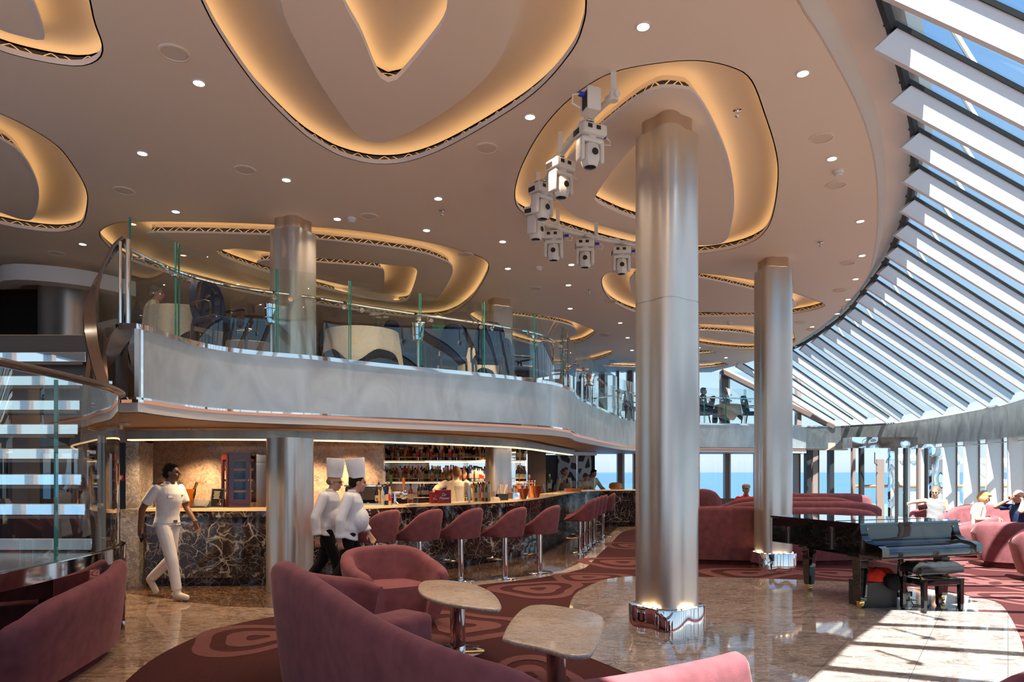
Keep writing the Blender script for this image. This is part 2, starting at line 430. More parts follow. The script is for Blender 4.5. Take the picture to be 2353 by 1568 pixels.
# ---------------------------------------------------------------- outline curves of the place (plan, metres)
CEILZ = 5.12
TIP = [(7.2,22.0),(7.7,21.4),(7.93,20.8),(8.0,19.9),(8.0,19.0),(7.87,17.96),(7.7,16.9),(7.5,15.8),(7.25,14.8),(6.87,13.6),(6.58,12.67),(6.26,11.7),(5.88,10.75),(5.48,9.8),(5.05,8.9),(4.57,8.0),(4.07,7.16),(3.48,6.3),(2.9,5.5),(2.3,4.72),(1.65,3.95),(1.05,3.15),(.40,2.35),(-.35,1.5),(-1.0,.65),(-1.7,-.2),(-2.6,-1.0),(-3.9,-1.6),(-6,-2.0)]  # unseen tail near the viewer shaped so sun reaches the near sofa
BOT = [(11.08,23.6),(11.5,23.2),(11.75,22.8),(12.15,22.2),(12.25,21.6),(12.18,20.4),(12.05,19.1),(11.85,17.9),(11.6,16.7),(11.4,15.7),(10.85,14.3),(10.5,13.15),(10.1,12.05),(9.7,10.95),(9.3,9.9),(8.85,8.87),(8.35,7.9),(7.75,6.9),(7.15,5.95),(6.5,4.85),(5.85,3.7),(5.2,2.5),(4.6,1.3),(4.0,.1),(3.2,-1.3),(2.0,-2.8),(.2,-4.2),(-2.4,-5.2),(-5.4,-5.6)]
TZ, BZ = 5.02, 3.22
E0 = [on_z(*p, CEILZ) for p in ((1812,800),(1850,776),(1900,740),(1945,696),(1990,640),(2010,560),(2015,480),(2010,390),(1990,300),(1960,226),(1920,150),(1877,75),(1830,0))]
E0 = [(7.0,23.6),(7.55,21.6)] + [(p.x, p.y) for p in E0] + [(1.55,4.3),(.95,3.5),(.25,2.7),(-.5,1.9),(-1.1,1.15),(-1.75,.35),(-2.4,-.45),(-3.2,-1.15),(-4.3,-1.75),(-6,-2.1)]  # unseen tail bent to match, keeping sun off the large sofa
E0 = [(p.x, p.y) for p in catmull([(x, y, 0) for x, y in E0], 4)]
FT = [(319,749),(400,776),(491,798),(606,812),(726,822),(850,836),(982,849),(1128,862.6),(1200,871),(1262,880)]
FAS = [(on_z(x, y, 3.17).x, on_z(x, y, 3.17).y) for x, y in FT]
FAS = FAS + [(.95,12.5),(1.12,13.0),(1.22,13.7),(1.45,14.6),(1.87,15.9),(2.5,17.8),(3.15,19.6),(3.9,20.8),(5.0,21.5),(6.25,21.9),(8.1,22.35),(9.9,23.0)]
FAS = [(p.x, p.y) for p in catmull([(x, y, 0) for x, y in FAS], 5)]

# ---------------------------------------------------------------- floor
def px_poly(pts): return [(on_z(x, y, 0).x, on_z(x, y, 0).y) for x, y in pts]
mb = MB(); mb.box((1.5, 9.5, -.06), (23, 31, .12)); struct('floor', mb, M['floor'], label='pale brown marble floor of the lounge', cat='floor')
dark = px_poly([(240,1362),(288,1364),(358,1373),(436,1384),(520,1394),(640,1398),(760,1388),(900,1366),(1010,1348),(1088,1337),(1147,1332.6),(1218,1324.6),(1295,1312),(1325.6,1298),(1343.5,1282),(1370,1257),(1397,1233.6),(1410,1222),(1420,1212)]) + [(2.6,20.3),(1.5,21),(-7,13),(-7,10)]
mb = MB(); mb.prism(dark, 0, .004); tag(obj('dark_marble_floor', mb, M['blackfloor'], smooth=0), 'dark brown veined marble floor along the bar', 'floor', kind='structure')
bo = px_poly([(1040,1346),(1088,1337),(1147,1332.6),(1218,1324.6),(1295,1312),(1325.6,1298),(1343.5,1282),(1370,1257),(1397,1233.6),(1412,1220)]); bi = px_poly([(1430,1222),(1422,1230),(1406,1248),(1379,1273),(1357.7,1296),(1343.5,1306.8),(1304,1317.5),(1236,1330),(1165,1339),(1118,1344),(1040,1357)])
mb = MB(); mb.prism(bo + bi, 0, .006); tag(obj('stone_border', mb, M['border'], smooth=0), 'pale stone border strip between dark marble and maroon carpet', 'floor border', kind='structure')
cp = px_poly([(262,1600),(290,1568),(340,1525),(400,1490),(480,1455),(560,1432),(660,1415),(800,1396),(950,1372),(1050,1354),(1118,1344),(1165,1339),(1236,1330),(1304,1317.5),(1343,1307),(1358,1296),(1379,1273),(1406,1248),(1422,1230),(1440,1221),(1475,1216)])
cp = [(p.x, p.y) for p in catmull([(x, y, 0) for x, y in cp], 3)] + [(4.5,19.5),(8,21.5),(10.8,19.5),(10.6,14.6),(9.6,11.5),(8.4,8.5),(6.9,5.9),(5.2,3.4),(3,.8),(1,-.7),(-1,-1),(-2.6,0),(-3.3,2.2),(-3.2,4.0)]
def blob3(c, r, rot, asp=1.0, n=40, k=.16):            # rounded triangle outline
    out = []
    for i in range(n):
        a = 2*PI*i/n
        q = r*(1 + k*math.cos(3*a) + .05*math.sin(2*a+1))
        x, y = q*math.cos(a)*asp, q*math.sin(a)
        out.append((c[0]+x*math.cos(rot)-y*math.sin(rot), c[1]+x*math.sin(rot)+y*math.cos(rot)))
    return out
mb = MB(); mb.prism(cp, 0, .009); mb.mat(1)
def motif(c, r, rot, asp=1.0):
    for q0, q1 in ((1.0,.74),(.50,.17)):
        a = blob3(c, r*q0, rot, asp); b = blob3(c, r*q1, rot, asp)
        n = len(a); motif.k = getattr(motif,'k',0)+1; z = .0108+.00045*(motif.k % 7)
        vs = [(p[0], p[1], z) for p in a] + [(p[0], p[1], z) for p in b]
        mb.add(vs, [(i, (i+1) % n, n+(i+1) % n, n+i) for i in range(n)])
for px, py, r, rot, asp in ((590,1468,.62,.4,1),(1066,1440,.66,2.2,1.1),(1237,1356,.62,.8,1.1),(1352,1328.5,.48,.2,1.25),(1432,1294,.78,.5,1.0),(1452,1256,.62,2.0,1.1),(1215,1556,.42,1.5,1.2),(900,1500,.55,1.0,1.1),
    (1722,1319,.62,.3,1.35),(1905,1319,.62,2.6,1.3),(2205,1333,.62,1.2,1.1),(2335,1376,.5,.4,1.0),(2262,1297,.6,2.3,1.1),(2120,1297,.6,.3,1.2),(2330,1452,.45,1.9,1.1),(1655,1284,.6,1.6,1.2)):
    p = on_z(px, py, 0); motif((p.x, p.y), r, rot, asp)
for c, r, rot in (((7.3,9.6),.6,.4),((8.3,11.5),.6,1.2),((6.4,5.4),.6,.2),((9.2,13.5),.6,2),((5.6,4.0),.6,.9),((2.0,2.2),.6,.3),((-.8,1.6),.6,1.3),((7.0,14.0),.6,.3),((5.0,15.5),.6,2),((8.6,16.6),.7,1)):
    motif(c, r, rot)
carpet = obj('carpet', mb, [M['carpet'], M['motif']], smooth=0); tag(carpet, 'maroon carpet patterned with pink rounded triangle rings', 'carpet', kind='structure')
df = px_poly([(1342,1510),(1310,1440),(1309,1395),(1322,1368),(1345,1353),(1385,1336),(1433,1328),(1520,1326),(1593,1328),(1690,1330),(1777,1333),(1941,1339.5),(2089,1351),(2204,1369),(2286,1385.5),(2316,1412),(2345,1470),(2353,1504)])
df = [(p.x, p.y) for p in catmull([(x, y, 0) for x, y in df], 3)] + [(3.95,5.2),(3.2,4.75),(2.4,4.65),(1.6,4.85),(1.0,5.3)]
mb = MB(); mb.prism(df, .0, .014); tag(obj('dance_floor', mb, M['dance'], smooth=0), 'round polished grey brown marble dance floor under the piano', 'dance floor', kind='structure')

# ---------------------------------------------------------------- columns of beaten silver leaf
def lobed(a, b, th0, n=72, k=4): return [((a+b*math.cos(k*(t-th0)))*math.cos(t), (a+b*math.cos(k*(t-th0)))*math.sin(t)) for t in [2*PI*i/n for i in range(n)]]
def ring3(poly, z, s=1.0): return [(x*s, y*s, z) for x, y in poly]
def column(x, y, z0, top, th0, label, a=.272, b=.036, plinth=True, neck=True, joints=(), lamps=True, neckz=CEILZ):
    t = thing('column', label, 'column', (x, y, 0), kind='thing')
    sh = lobed(a, b, th0); pl = lobed(a*1.26, b*.95, th0)
    zs = z0 + (.30 if plinth else 0)
    mb = MB(); cuts = [zs] + [j for j in joints if zs < j < top] + [top]
    for i in range(len(cuts)-1):
        z0_, z1_ = cuts[i] + (.004 if i else 0), cuts[i+1] - (.004 if i < len(cuts)-2 else 0)
        mb.loft([ring3(sh, z0_), ring3(sh, z1_)], caps=True)
    mb.loft([ring3(sh, zs+.001, .985), ring3(sh, top-.001, .985)], caps=True)
    obj('shaft', mb, M['column'], t, 50)
    if plinth:
        mb = MB(); mb.loft([ring3(pl, z0), ring3(pl, z0+.29), ring3(pl, z0+.30, .985), ring3(sh, z0+.285, 1.0)], caps=True)
        obj('plinth', mb, M['mirror'], t, 50)
        if lamps:
            for k in range(4):
                ang0 = th0 + PI/4 + k*PI/2
                for q in (-.30, 0, .30):
                    aa = ang0 + q; rr = (a+b*math.cos(4*(aa-th0)))*1.15
                    mb = MB(); mb.cyl((rr*math.cos(aa), rr*math.sin(aa), z0+.286), (rr*math.cos(aa), rr*math.sin(aa), z0+.302), .016, n=10)
                    obj('uplight', mb, M['uplamp'], t)
    if neck:
        mb = MB(); mb.loft([ring3(sh, top-.01, .80), ring3(sh, neckz, .80)], caps=True)
        obj('neck', mb, M['capglow'], t, 50)
        mb = MB(); mb.loft([ring3(sh, top+.012, .81), ring3(sh, top+.012, .87)]); obj('light_ring', mb, M['ledring'], t, 50)
    return t
column(1.55, 6.84, 0, 4.965, -1.70, 'tall silver leaf column rising from the edge of the dance floor', joints=(1.66, 3.30))
column(4.32, 11.30, 0, 4.95, -2.25, 'tall silver leaf column on the carpet behind the piano', joints=(1.78, 3.42))
column(-3.05, 9.52, 3.15, 4.95, -1.2, 'silver leaf column on the upper deck behind the glass railing, near the stairs', plinth=False, joints=(4.0,), lamps=False)
column(-3.04, 9.36, 0, 2.08, -1.2, 'thick silver leaf column standing in front of the bar counter', a=.275, plinth=False, neck=False)
column(-.27, 13.9, 3.15, 4.95, -1.9, 'slim silver leaf column at the far end of the upper deck tables', a=.255, plinth=False, lamps=False)
column(-.27, 13.55, 0, 2.2, -1.9, 'silver leaf column standing among the bottle shelves behind the bar', a=.24, plinth=False, neck=False)
column(-7.85, 12.1, 3.15, 4.93, -.9, 'broad dark column at the top of the stairs', a=.42, b=.04, plinth=False, lamps=False)
mb = MB(); mb.box((4.18, 16.4, 2.56), (.52, .52, 5.12)); struct('trim_1', mb, M['lip'], label='plain pinkish white pillar behind the big column', cat='pillar', bevel=.03)

# ---------------------------------------------------------------- sloping glass roof along the side
def plan_off(i, c, d): 
    p = [V(q) for q in c]; t = (p[min(i+1, len(p)-1)] - p[max(i-1, 0)]).normalized()
    return V((-t.y, t.x)) * d      # curves run from far to near, outside is on this side
w1 = thing('window_1', 'long sloping wall of glass with deep white fins, open to the sky', 'window', (6, 8, 0), kind='structure')
FR = []
for i in range(len(TIP)):
    a = V((*TIP[i], TZ)); b = V((*BOT[i], BZ)); v = (b-a).normalized()
    tt = V((TIP[min(i+1, 28)][0]-TIP[max(i-1,0)][0], TIP[min(i+1,28)][1]-TIP[max(i-1,0)][1], 0)).normalized()
    n = v.cross(tt).normalized()
    if n.z < 0: n = -n
    FR.append((a, b, v, n, v.cross(n).normalized()))
DEP = .225
for i, (a, b, v, n, s) in enumerate(FR):
    mb = MB(); h = s*.035
    q = [a-h, b-h, b+n*DEP-h, a+n*DEP+v*.10-h, a+h, b+h, b+n*DEP+h, a+n*DEP+v*.10+h]
    mb.add(q, [(0,1,2,3),(7,6,5,4),(0,4,5,1),(1,5,6,2),(2,6,7,3),(3,7,4,0)])
    obj('mullion', mb, M['finw'], w1, 0, world=True)
    mb = MB(); h = s*.05; g0 = a+n*(DEP-.03); g1 = b+n*(DEP-.03)
    q = [g0-h, g1-h, g1-h+n*.035, g0-h+n*.035, g0+h, g1+h, g1+h+n*.035, g0+h+n*.035]
    mb.add(q, [(0,1,2,3),(7,6,5,4),(0,4,5,1),(1,5,6,2),(2,6,7,3),(3,7,4,0)])
    obj('gasket', mb, M['rubber'], w1, 0, world=True)
for i in range(len(FR)-1):
    a0, b0, v0, n0, s0 = FR[i]; a1, b1, v1, n1, s1 = FR[i+1]
    mb = MB(); e = DEP-.008; f = DEP+.006
    q = [a0+n0*e, b0+n0*e, b1+n1*e, a1+n1*e, a0+n0*f, b0+n0*f, b1+n1*f, a1+n1*f]
    mb.add(q, [(0,1,2,3),(7,6,5,4),(0,4,5,1),(1,5,6,2),(2,6,7,3),(3,7,4,0)])
    obj('pane', mb, M['pane'], w1, 0, world=True)
    mb = MB(); p0 = a0+v0*.55+n0*DEP; p1 = a1+v1*.55+n1*DEP                     # dark head bar of the bay
    mb.cyl(a0+n0*(DEP-.02)+v0*.04, a1+n1*(DEP-.02)+v1*.04, .045, n=6); obj('head_bar', mb, M['rubber'], w1, 0, world=True)
    if 5 <= i <= 20:
        c = lerp(lerp(a0, a1, .62)+n0*(DEP+.06), lerp(b0, b1, .62)+n0*(DEP+.06), .19)
        mb = MB(); mb.cyl(c, c + V((-.28,.1,.62)), .022, n=8); mb.cyl(c - s0*.07, c + s0*.07, .03, n=8); mb.box(c-n0*.03, (.13,.03,.09)); mb.ball(c, .05)
        obj('tie_rod', mb, M['shipwhite'], w1, world=True)
# soffit ring between ceiling and glass
def ringpts(f): return [f(i) for i in range(len(TIP))]
e0r = resample([(x, y, 0) for x, y in E0], 117)
g = resample([(x, y, 0) for x, y in TIP], 117)
secs = []
for k in range(117):
    a = e0r[k]; b = g[k]; t = (e0r[min(k+1,116)]-e0r[max(k-1,0)]).normalized(); o = V((-t.y, t.x, 0))
    m = a + o*.0
    secs.append([(a.x, a.y, CEILZ), (a.x+o.x*.02, a.y+o.y*.02, CEILZ-.005), (a.x+o.x*.10, a.y+o.y*.10, CEILZ+.16), (lerp(a,b,.55).x, lerp(a,b,.55).y, CEILZ+.17), (b.x+o.x*.22, b.y+o.y*.22, CEILZ+.17), (b.x+o.x*.30, b.y+o.y*.30, CEILZ+.30), (a.x, a.y, CEILZ+.30)])
mb = MB(); mb.loft(secs, caps=True); struct('trim_2', mb, M['soffit'], label='smooth beige soffit curving between the ceiling and the sloping glass', cat='soffit')
# beam at the foot of the sloping glass
bc = [(p.x, p.y) for p in catmull([(8.9,23.1,0)] + [(x-.02, y, 0) for x, y in BOT], 3)]
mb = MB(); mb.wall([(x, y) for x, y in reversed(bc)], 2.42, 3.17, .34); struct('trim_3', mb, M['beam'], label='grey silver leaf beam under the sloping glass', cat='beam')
mb = MB(); inn = curve_off(list(reversed(bc)), -.015); mb.wall([(p.x, p.y) for p in inn], 3.17, 3.205, .42); struct('trim_4', mb, M['chrome'], label='bright metal sill on top of the silver leaf beam', cat='sill')
# lower windows under the beam
w2 = thing('window_2', 'upright windows with white fins below the silver leaf beam', 'window', (9, 9, 0), kind='structure')
for i in range(5, len(BOT)):
    a = V((*BOT[i], 0)); t = (V((*BOT[min(i+1,28)],0))-V((*BOT[i-1],0))).normalized(); o = V((-t.y, t.x, 0))
    ang = math.atan2(o.y, o.x)
    mb = MB(); c = a+o*.17; mb.box((c.x, c.y, 1.21), (.34, .10, 2.42), ang); obj('mullion', mb, M['finw'], w2, 0, world=True)
    mb = MB(); c = a+o*.335; mb.box((c.x, c.y, 1.21), (.03, .15, 2.42), ang); obj('gasket', mb, M['finb'], w2, 0, world=True)
    if i < 28:
        b = V((*BOT[i+1], 0)); mb = MB(); mb.add([a+o*.33+V((0,0,0)), b+o*.33, b+o*.33+V((0,0,2.42)), a+o*.33+V((0,0,2.42)), a+o*.345, b+o*.345, b+o*.345+V((0,0,2.42)), a+o*.345+V((0,0,2.42))], [(0,1,2,3),(7,6,5,4),(0,4,5,1),(1,5,6,2),(2,6,7,3),(3,7,4,0)])
        obj('pane', mb, M['pane'], w2, 0, world=True)
        mb = MB(); mb.cyl(a+o*.15+V((0,0,.06)), b+o*.15+V((0,0,.06)), .06, n=6); mb.cyl(a+o*.2+V((0,0,2.33)), b+o*.2+V((0,0,2.33)), .012, n=6)
        obj('sill', mb, M['finw'], w2, 0, world=True)
# far end: tall windows on both decks
w3 = thing('window_3', 'far end windows of the upper deck with dark brown mullions', 'window', (6, 23.8, 0), kind='structure')
YF = 23.7
def far_pane(w, x0, x1, z0, z1):
    mb = MB(); mb.box(((x0+x1)/2, YF+.1, (z0+z1)/2), (x1-x0, .014, z1-z0)); obj('pane', mb, M['pane'], w, 0, world=True)
def mull(w, px, width, z0, z1, mat, y=YF, dep=.25):
    x = (px-CX)/FPX*y; mb = MB(); mb.box((x, y+.05, (z0+z1)/2), (width, dep, z1-z0)); obj('mullion', mb, mat, w, 0, world=True)
for px, w_, m_ in ((1384,.16,'finb'),(1419,.09,'finb'),(1446,.17,'finb'),(1453,.07,'finw'),(1500,.16,'finb'),(1560,.16,'finb'),(1601,.12,'finb'),(1664,.23,'finb'),(1674,.06,'finw'),(1760,.18,'finb'),(1835,.14,'finb')):
    mull(w3, px, w_, 3.15, CEILZ, M[m_])
xs = [(p-CX)/FPX*YF for p in (1330,1384,1446,1500,1560,1664,1760)]
for a, b in zip(xs, xs[1:]): far_pane(w3, a, b, 3.15, CEILZ)
tri = MB(); x0 = xs[-1]
tri.add([(x0,YF+.09,3.15),(11.1,YF+.09,3.2),(7.25,YF+.09,5.05),(x0,YF+.09,5.12),(x0,YF+.105,3.15),(11.1,YF+.105,3.2),(7.25,YF+.105,5.05),(x0,YF+.105,5.12)], [(0,1,2,3),(7,6,5,4),(0,4,5,1),(1,5,6,2),(2,6,7,3),(3,7,4,0)]); obj('pane', tri, M['pane'], w3, 0, world=True)
mb = MB(); mb.cyl((7.2,YF-.2,5.12),(11.1,YF-.1,3.2), .13, n=6); obj('sloping_bar', mb, M['finb'], w3, 0, world=True)
w4 = thing('window_4', 'far end windows of the lower lounge looking over the sea', 'window', (6, 23.8, 0), kind='structure')
for px, w_, m_ in ((1361,.16,'rubber'),(1424,.17,'finb'),(1432,.07,'finw'),(1459,.12,'finb'),(1520,.17,'finb'),(1600,.2,'finb'),(1670,.15,'finb'),(1676,.06,'finw'),(1740,.16,'finb'),(1830,.11,'finb'),(1836,.05,'rubber'),(1857,.16,'rubber'),(1872,.18,'finb'),(1879,.05,'rubber'),(1910,.14,'rubber')):
    mull(w4, px, w_, 0, 2.42, M[m_])
xs = [(p-CX)/FPX*YF for p in (1361,1424,1459,1520,1600,1670,1740,1830,1872,1910,1990)]
for a, b in zip(xs, xs[1:]): far_pane(w4, a, b, 0, 2.42)
mb = MB(); mb.box((7.0, YF+.02, .35), (9.2, .2, .7)); obj('sill_panel', mb, M['finb'], w4, 0, world=True)
mb = MB(); mb.box((6.8, YF+.05, 2.5), (9.6, .35, .25)); struct('wall_far', mb, M['tan'], label='pale band of wall above the far windows', cat='wall')
# ---------------------------------------------------------------- walls
mb = MB(); mb.box((-10.6, 14.2, 2.6), (.2, 20, 5.2)); mb.box((-10.6, -.9, 4.75), (.2, 10.2, .9)); struct('wall_left', mb, M['darkwall'], label='dark wood wall on the far left', cat='wall')  # second box is an unseen piece added to cut light above the side windows
mb = MB(); mb.box((-8.0, 15.9, 4.15), (5.2, .2, 2.0)); mb.box((-3.8, 19.3, 4.15), (6.6, .2, 2.0)); mb.box((-5.4,17.6,4.15),(.2,3.6,2.0)); mb.box((-.5, 21.6, 4.15), (.2, 4.6, 2.0)); struct('wall_back', mb, M['darkwall'], label='dark back wall of the upper deck restaurant', cat='wall')
mb = MB(); mb.box((-9.4, 12.9, 4.1), (2.4, .15, 1.9)); struct('wall_wood', mb, M['wood'], label='dark wood panel wall at the top of the stairs', cat='wall')
mb = MB(); pts = [(-10.4,11.5),(-8.6,11.6),(-8.0,11.3),(-7.3,11.6),(-6.9,12.2)]; mb.wall([(p.x,p.y) for p in catmull([(x,y,0) for x,y in pts],5)], 4.72, 4.98, .3); struct('trim_5', mb, M['lip'], label='curved grey white bulkhead under the ceiling above the stairs', cat='bulkhead')
# lower level, left of and behind the bar
mb = MB(); mb.box((-8.2, 10.75, 1.12), (4.3, .15, 2.25)); struct('wall_side', mb, M['wood'], label='dark wood wall beside the bar', cat='wall')
d1 = thing('door_1', 'dark brown service door left of the bar', 'door', (-6.02, 10.6, 0), kind='structure')
mb = MB(); mb.box((0,0,1.04), (.42,.06,2.08)); obj('door_leaf', mb, M['wood'], d1, 0); mb = MB(); mb.cyl((.13,-.06,1.0),(.13,-.06,1.16),.012); obj('door_handle', mb, M['steel'], d1)
mb = MB(); mb.box((-6.1,10.55,2.16),(1.0,.22,.18)); struct('trim_6', mb, M['soffit'], label='beige lintel above the dark service door', cat='lintel')
mb = MB(); mb.box((-5.70, 10.45, 1.1), (.2, .4, 2.2)); struct('wall_pilaster', mb, M['greymarble'], label='grey brown marble pilaster beside the service door', cat='pilaster')
mb = MB(); mb.box((-4.1, 11.5, 1.1), (3.9, .12, 2.2)); struct('wall_bar', mb, M['wallmarble'], label='warm veined marble wall behind the left end of the bar', cat='wall')
mb = MB(); mb.wall([(-2.15,11.5),(-2.6,12.4),(-2.85,14.4)][::-1], 0, 2.2, .1); struct('wall_return', mb, M['wallmarble'], label='marble return wall beside the bottle shelves', cat='wall')
# upper deck slab
deck = [(-10.5,7.6),(-4.55,7.6),(-4.25,7.32)] + [(x-.03, y+.05) for x, y in FAS] + [(10.2,24.1),(-10.5,24.1)]
mb = MB(); mb.prism(deck, 2.25, 3.14); o = struct('floor_upper', mb, [M['darkwall'], M['tan']], label='upper deck floor slab with tan ceiling underneath', cat='deck', smooth=0)
for p in o.data.polygons:
    if p.normal.z < -.5: p.material_index = 1
fx = [(-4.22,7.30)] + FAS
mb = MB(); mb.wall(FAS, 2.41, 3.13, -.05)
o = struct('fascia', mb, M['silver'], label='broad silver leaf band along the front of the upper deck', cat='fascia', smooth=60)
mb = MB(); mb.wall([(p.x,p.y) for p in curve_off(fx, .06)], 3.13, 3.185, -.22); struct('trim_7', mb, M['chrome'], label='mirror metal strip on top of the silver leaf band', cat='edge strip')
mb = MB(); mb.wall([(p.x,p.y) for p in curve_off(fx, .055)], 2.385, 2.41, -.12); struct('trim_8', mb, M['chrome'], label='thin mirror strip under the silver leaf band', cat='edge strip')
mb = MB(); mb.wall([(p.x,p.y) for p in curve_off(fx, -.02)], 2.36, 2.385, -.08); struct('trim_9', mb, M['ledc'], label='glowing copper light line under the silver leaf band', cat='light strip')
mb = MB(); mb.wall([(p.x,p.y) for p in curve_off(fx, .02)], 2.255, 2.355, -.30); struct('trim_10', mb, M['lip'], label='white painted lip below the upper deck edge', cat='edge lip')
mb = MB(); mb.wall([(-4.58,7.62),(-4.42,7.43),(-3.965,7.245)],2.36,3.19,-.06); struct('trim_11', mb, M['mirror'], label='mirror polished end panel of the silver leaf band by the stairs', cat='end panel')
w5 = thing('window_5', 'tall side windows on the far left, seen only in reflections', 'window', (-10.6, -1, 0), kind='structure')  # out of view, added so the mirror treads reflect bright sky
for k in range(9):
    mb = MB(); mb.box((-10.6, -5.8+k*1.25, 2.15), (.2,.14,4.3)); obj('mullion', mb, M['finw'], w5, 0, world=True)
    if k < 8: mb = MB(); mb.box((-10.6, -5.175+k*1.25, 2.15), (.014,1.11,4.3)); obj('pane', mb, M['pane'], w5, 0, world=True)
# ---------------------------------------------------------------- the sea, the ship outside
mb = MB(); mb.box((0, 9000, -30), (60000, 60000, .5))
m, nt, b = newmat('sea_water'); b.inputs['Base Color'].default_value = (.030,.088,.175,1); b.inputs['Roughness'].default_value = .32; b.inputs['Specular IOR Level'].default_value = .35
mpn = coords(nt, (.05,.05,.05)); nz = N(nt, 'ShaderNodeTexNoise', Scale=1.0, Detail=6.0); nt.links.new(mpn.outputs[0], nz.inputs['Vector'])
bp = N(nt, 'ShaderNodeBump', Strength=.5, Distance=2.0); nt.links.new(nz.outputs['Fac'], bp.inputs['Height']); nt.links.new(bp.outputs[0], b.inputs['Normal'])
M['sea'] = m
o = obj('sea', mb, M['sea'], smooth=0); tag(o, 'open blue sea reaching to the horizon outside the windows', 'sea', kind='structure')
mb = MB(); mb.box((22, 10, -.3), (18, 60, .1)); tag(obj('outside_deck', mb, M['deckext'], smooth=0), 'ship deck outside the right hand windows', 'deck', kind='structure')
rl = thing('ship_railing', 'white steel railing with teak handrail outside the right windows', 'railing', (15, 18, 0))
mb = MB(); mb.tube([at_d(px, 1118, 23) for px in (1960,2060,2160,2260,2360,2480)], .05, 8); obj('handrail', mb, M['teak'], rl, world=True)
for px in (2075, 2100, 2199, 2290, 2400):
    a = at_d(px, 1225, 23); c = at_d(px, 1056, 23); mb = MB(); mb.box(((a.x+c.x)/2, 23.1, (a.z+c.z)/2), (.22, .12, abs(c.z-a.z))); mb.ball((c.x, 23.1, c.z+.02), .17, n=8, m=6); obj('post', mb, M['shipwhite'], rl, world=True)
a, c = at_d(2040, 1063, 23.05), at_d(2460, 1056, 23.05); mb = MB(); mb.box(((a.x+c.x)/2, 23.12, (a.z+c.z)/2), (c.x-a.x, .1, .16)); obj('top_beam', mb, M['shipwhite'], rl, world=True)
st = thing('outside_structure', 'white slanting steel frame outside the right windows', 'ship frame', (17, 25, 0))
for (x0, y0, x1, y1, r) in ((2230,1065,2362,1150,.17),(2236,1090,2360,1182,.13),(2300,1058,2370,1100,.13),(2232,1135,2325,1152,.12),(2325,1105,2300,1220,.2),(2236,1160,2362,1170,.06)):
    mb = MB(); mb.cyl(at_d(x0, y0, 24.5), at_d(x1, y1, 24.5), r, n=8); obj('strut', mb, M['shipwhite'], st, world=True)
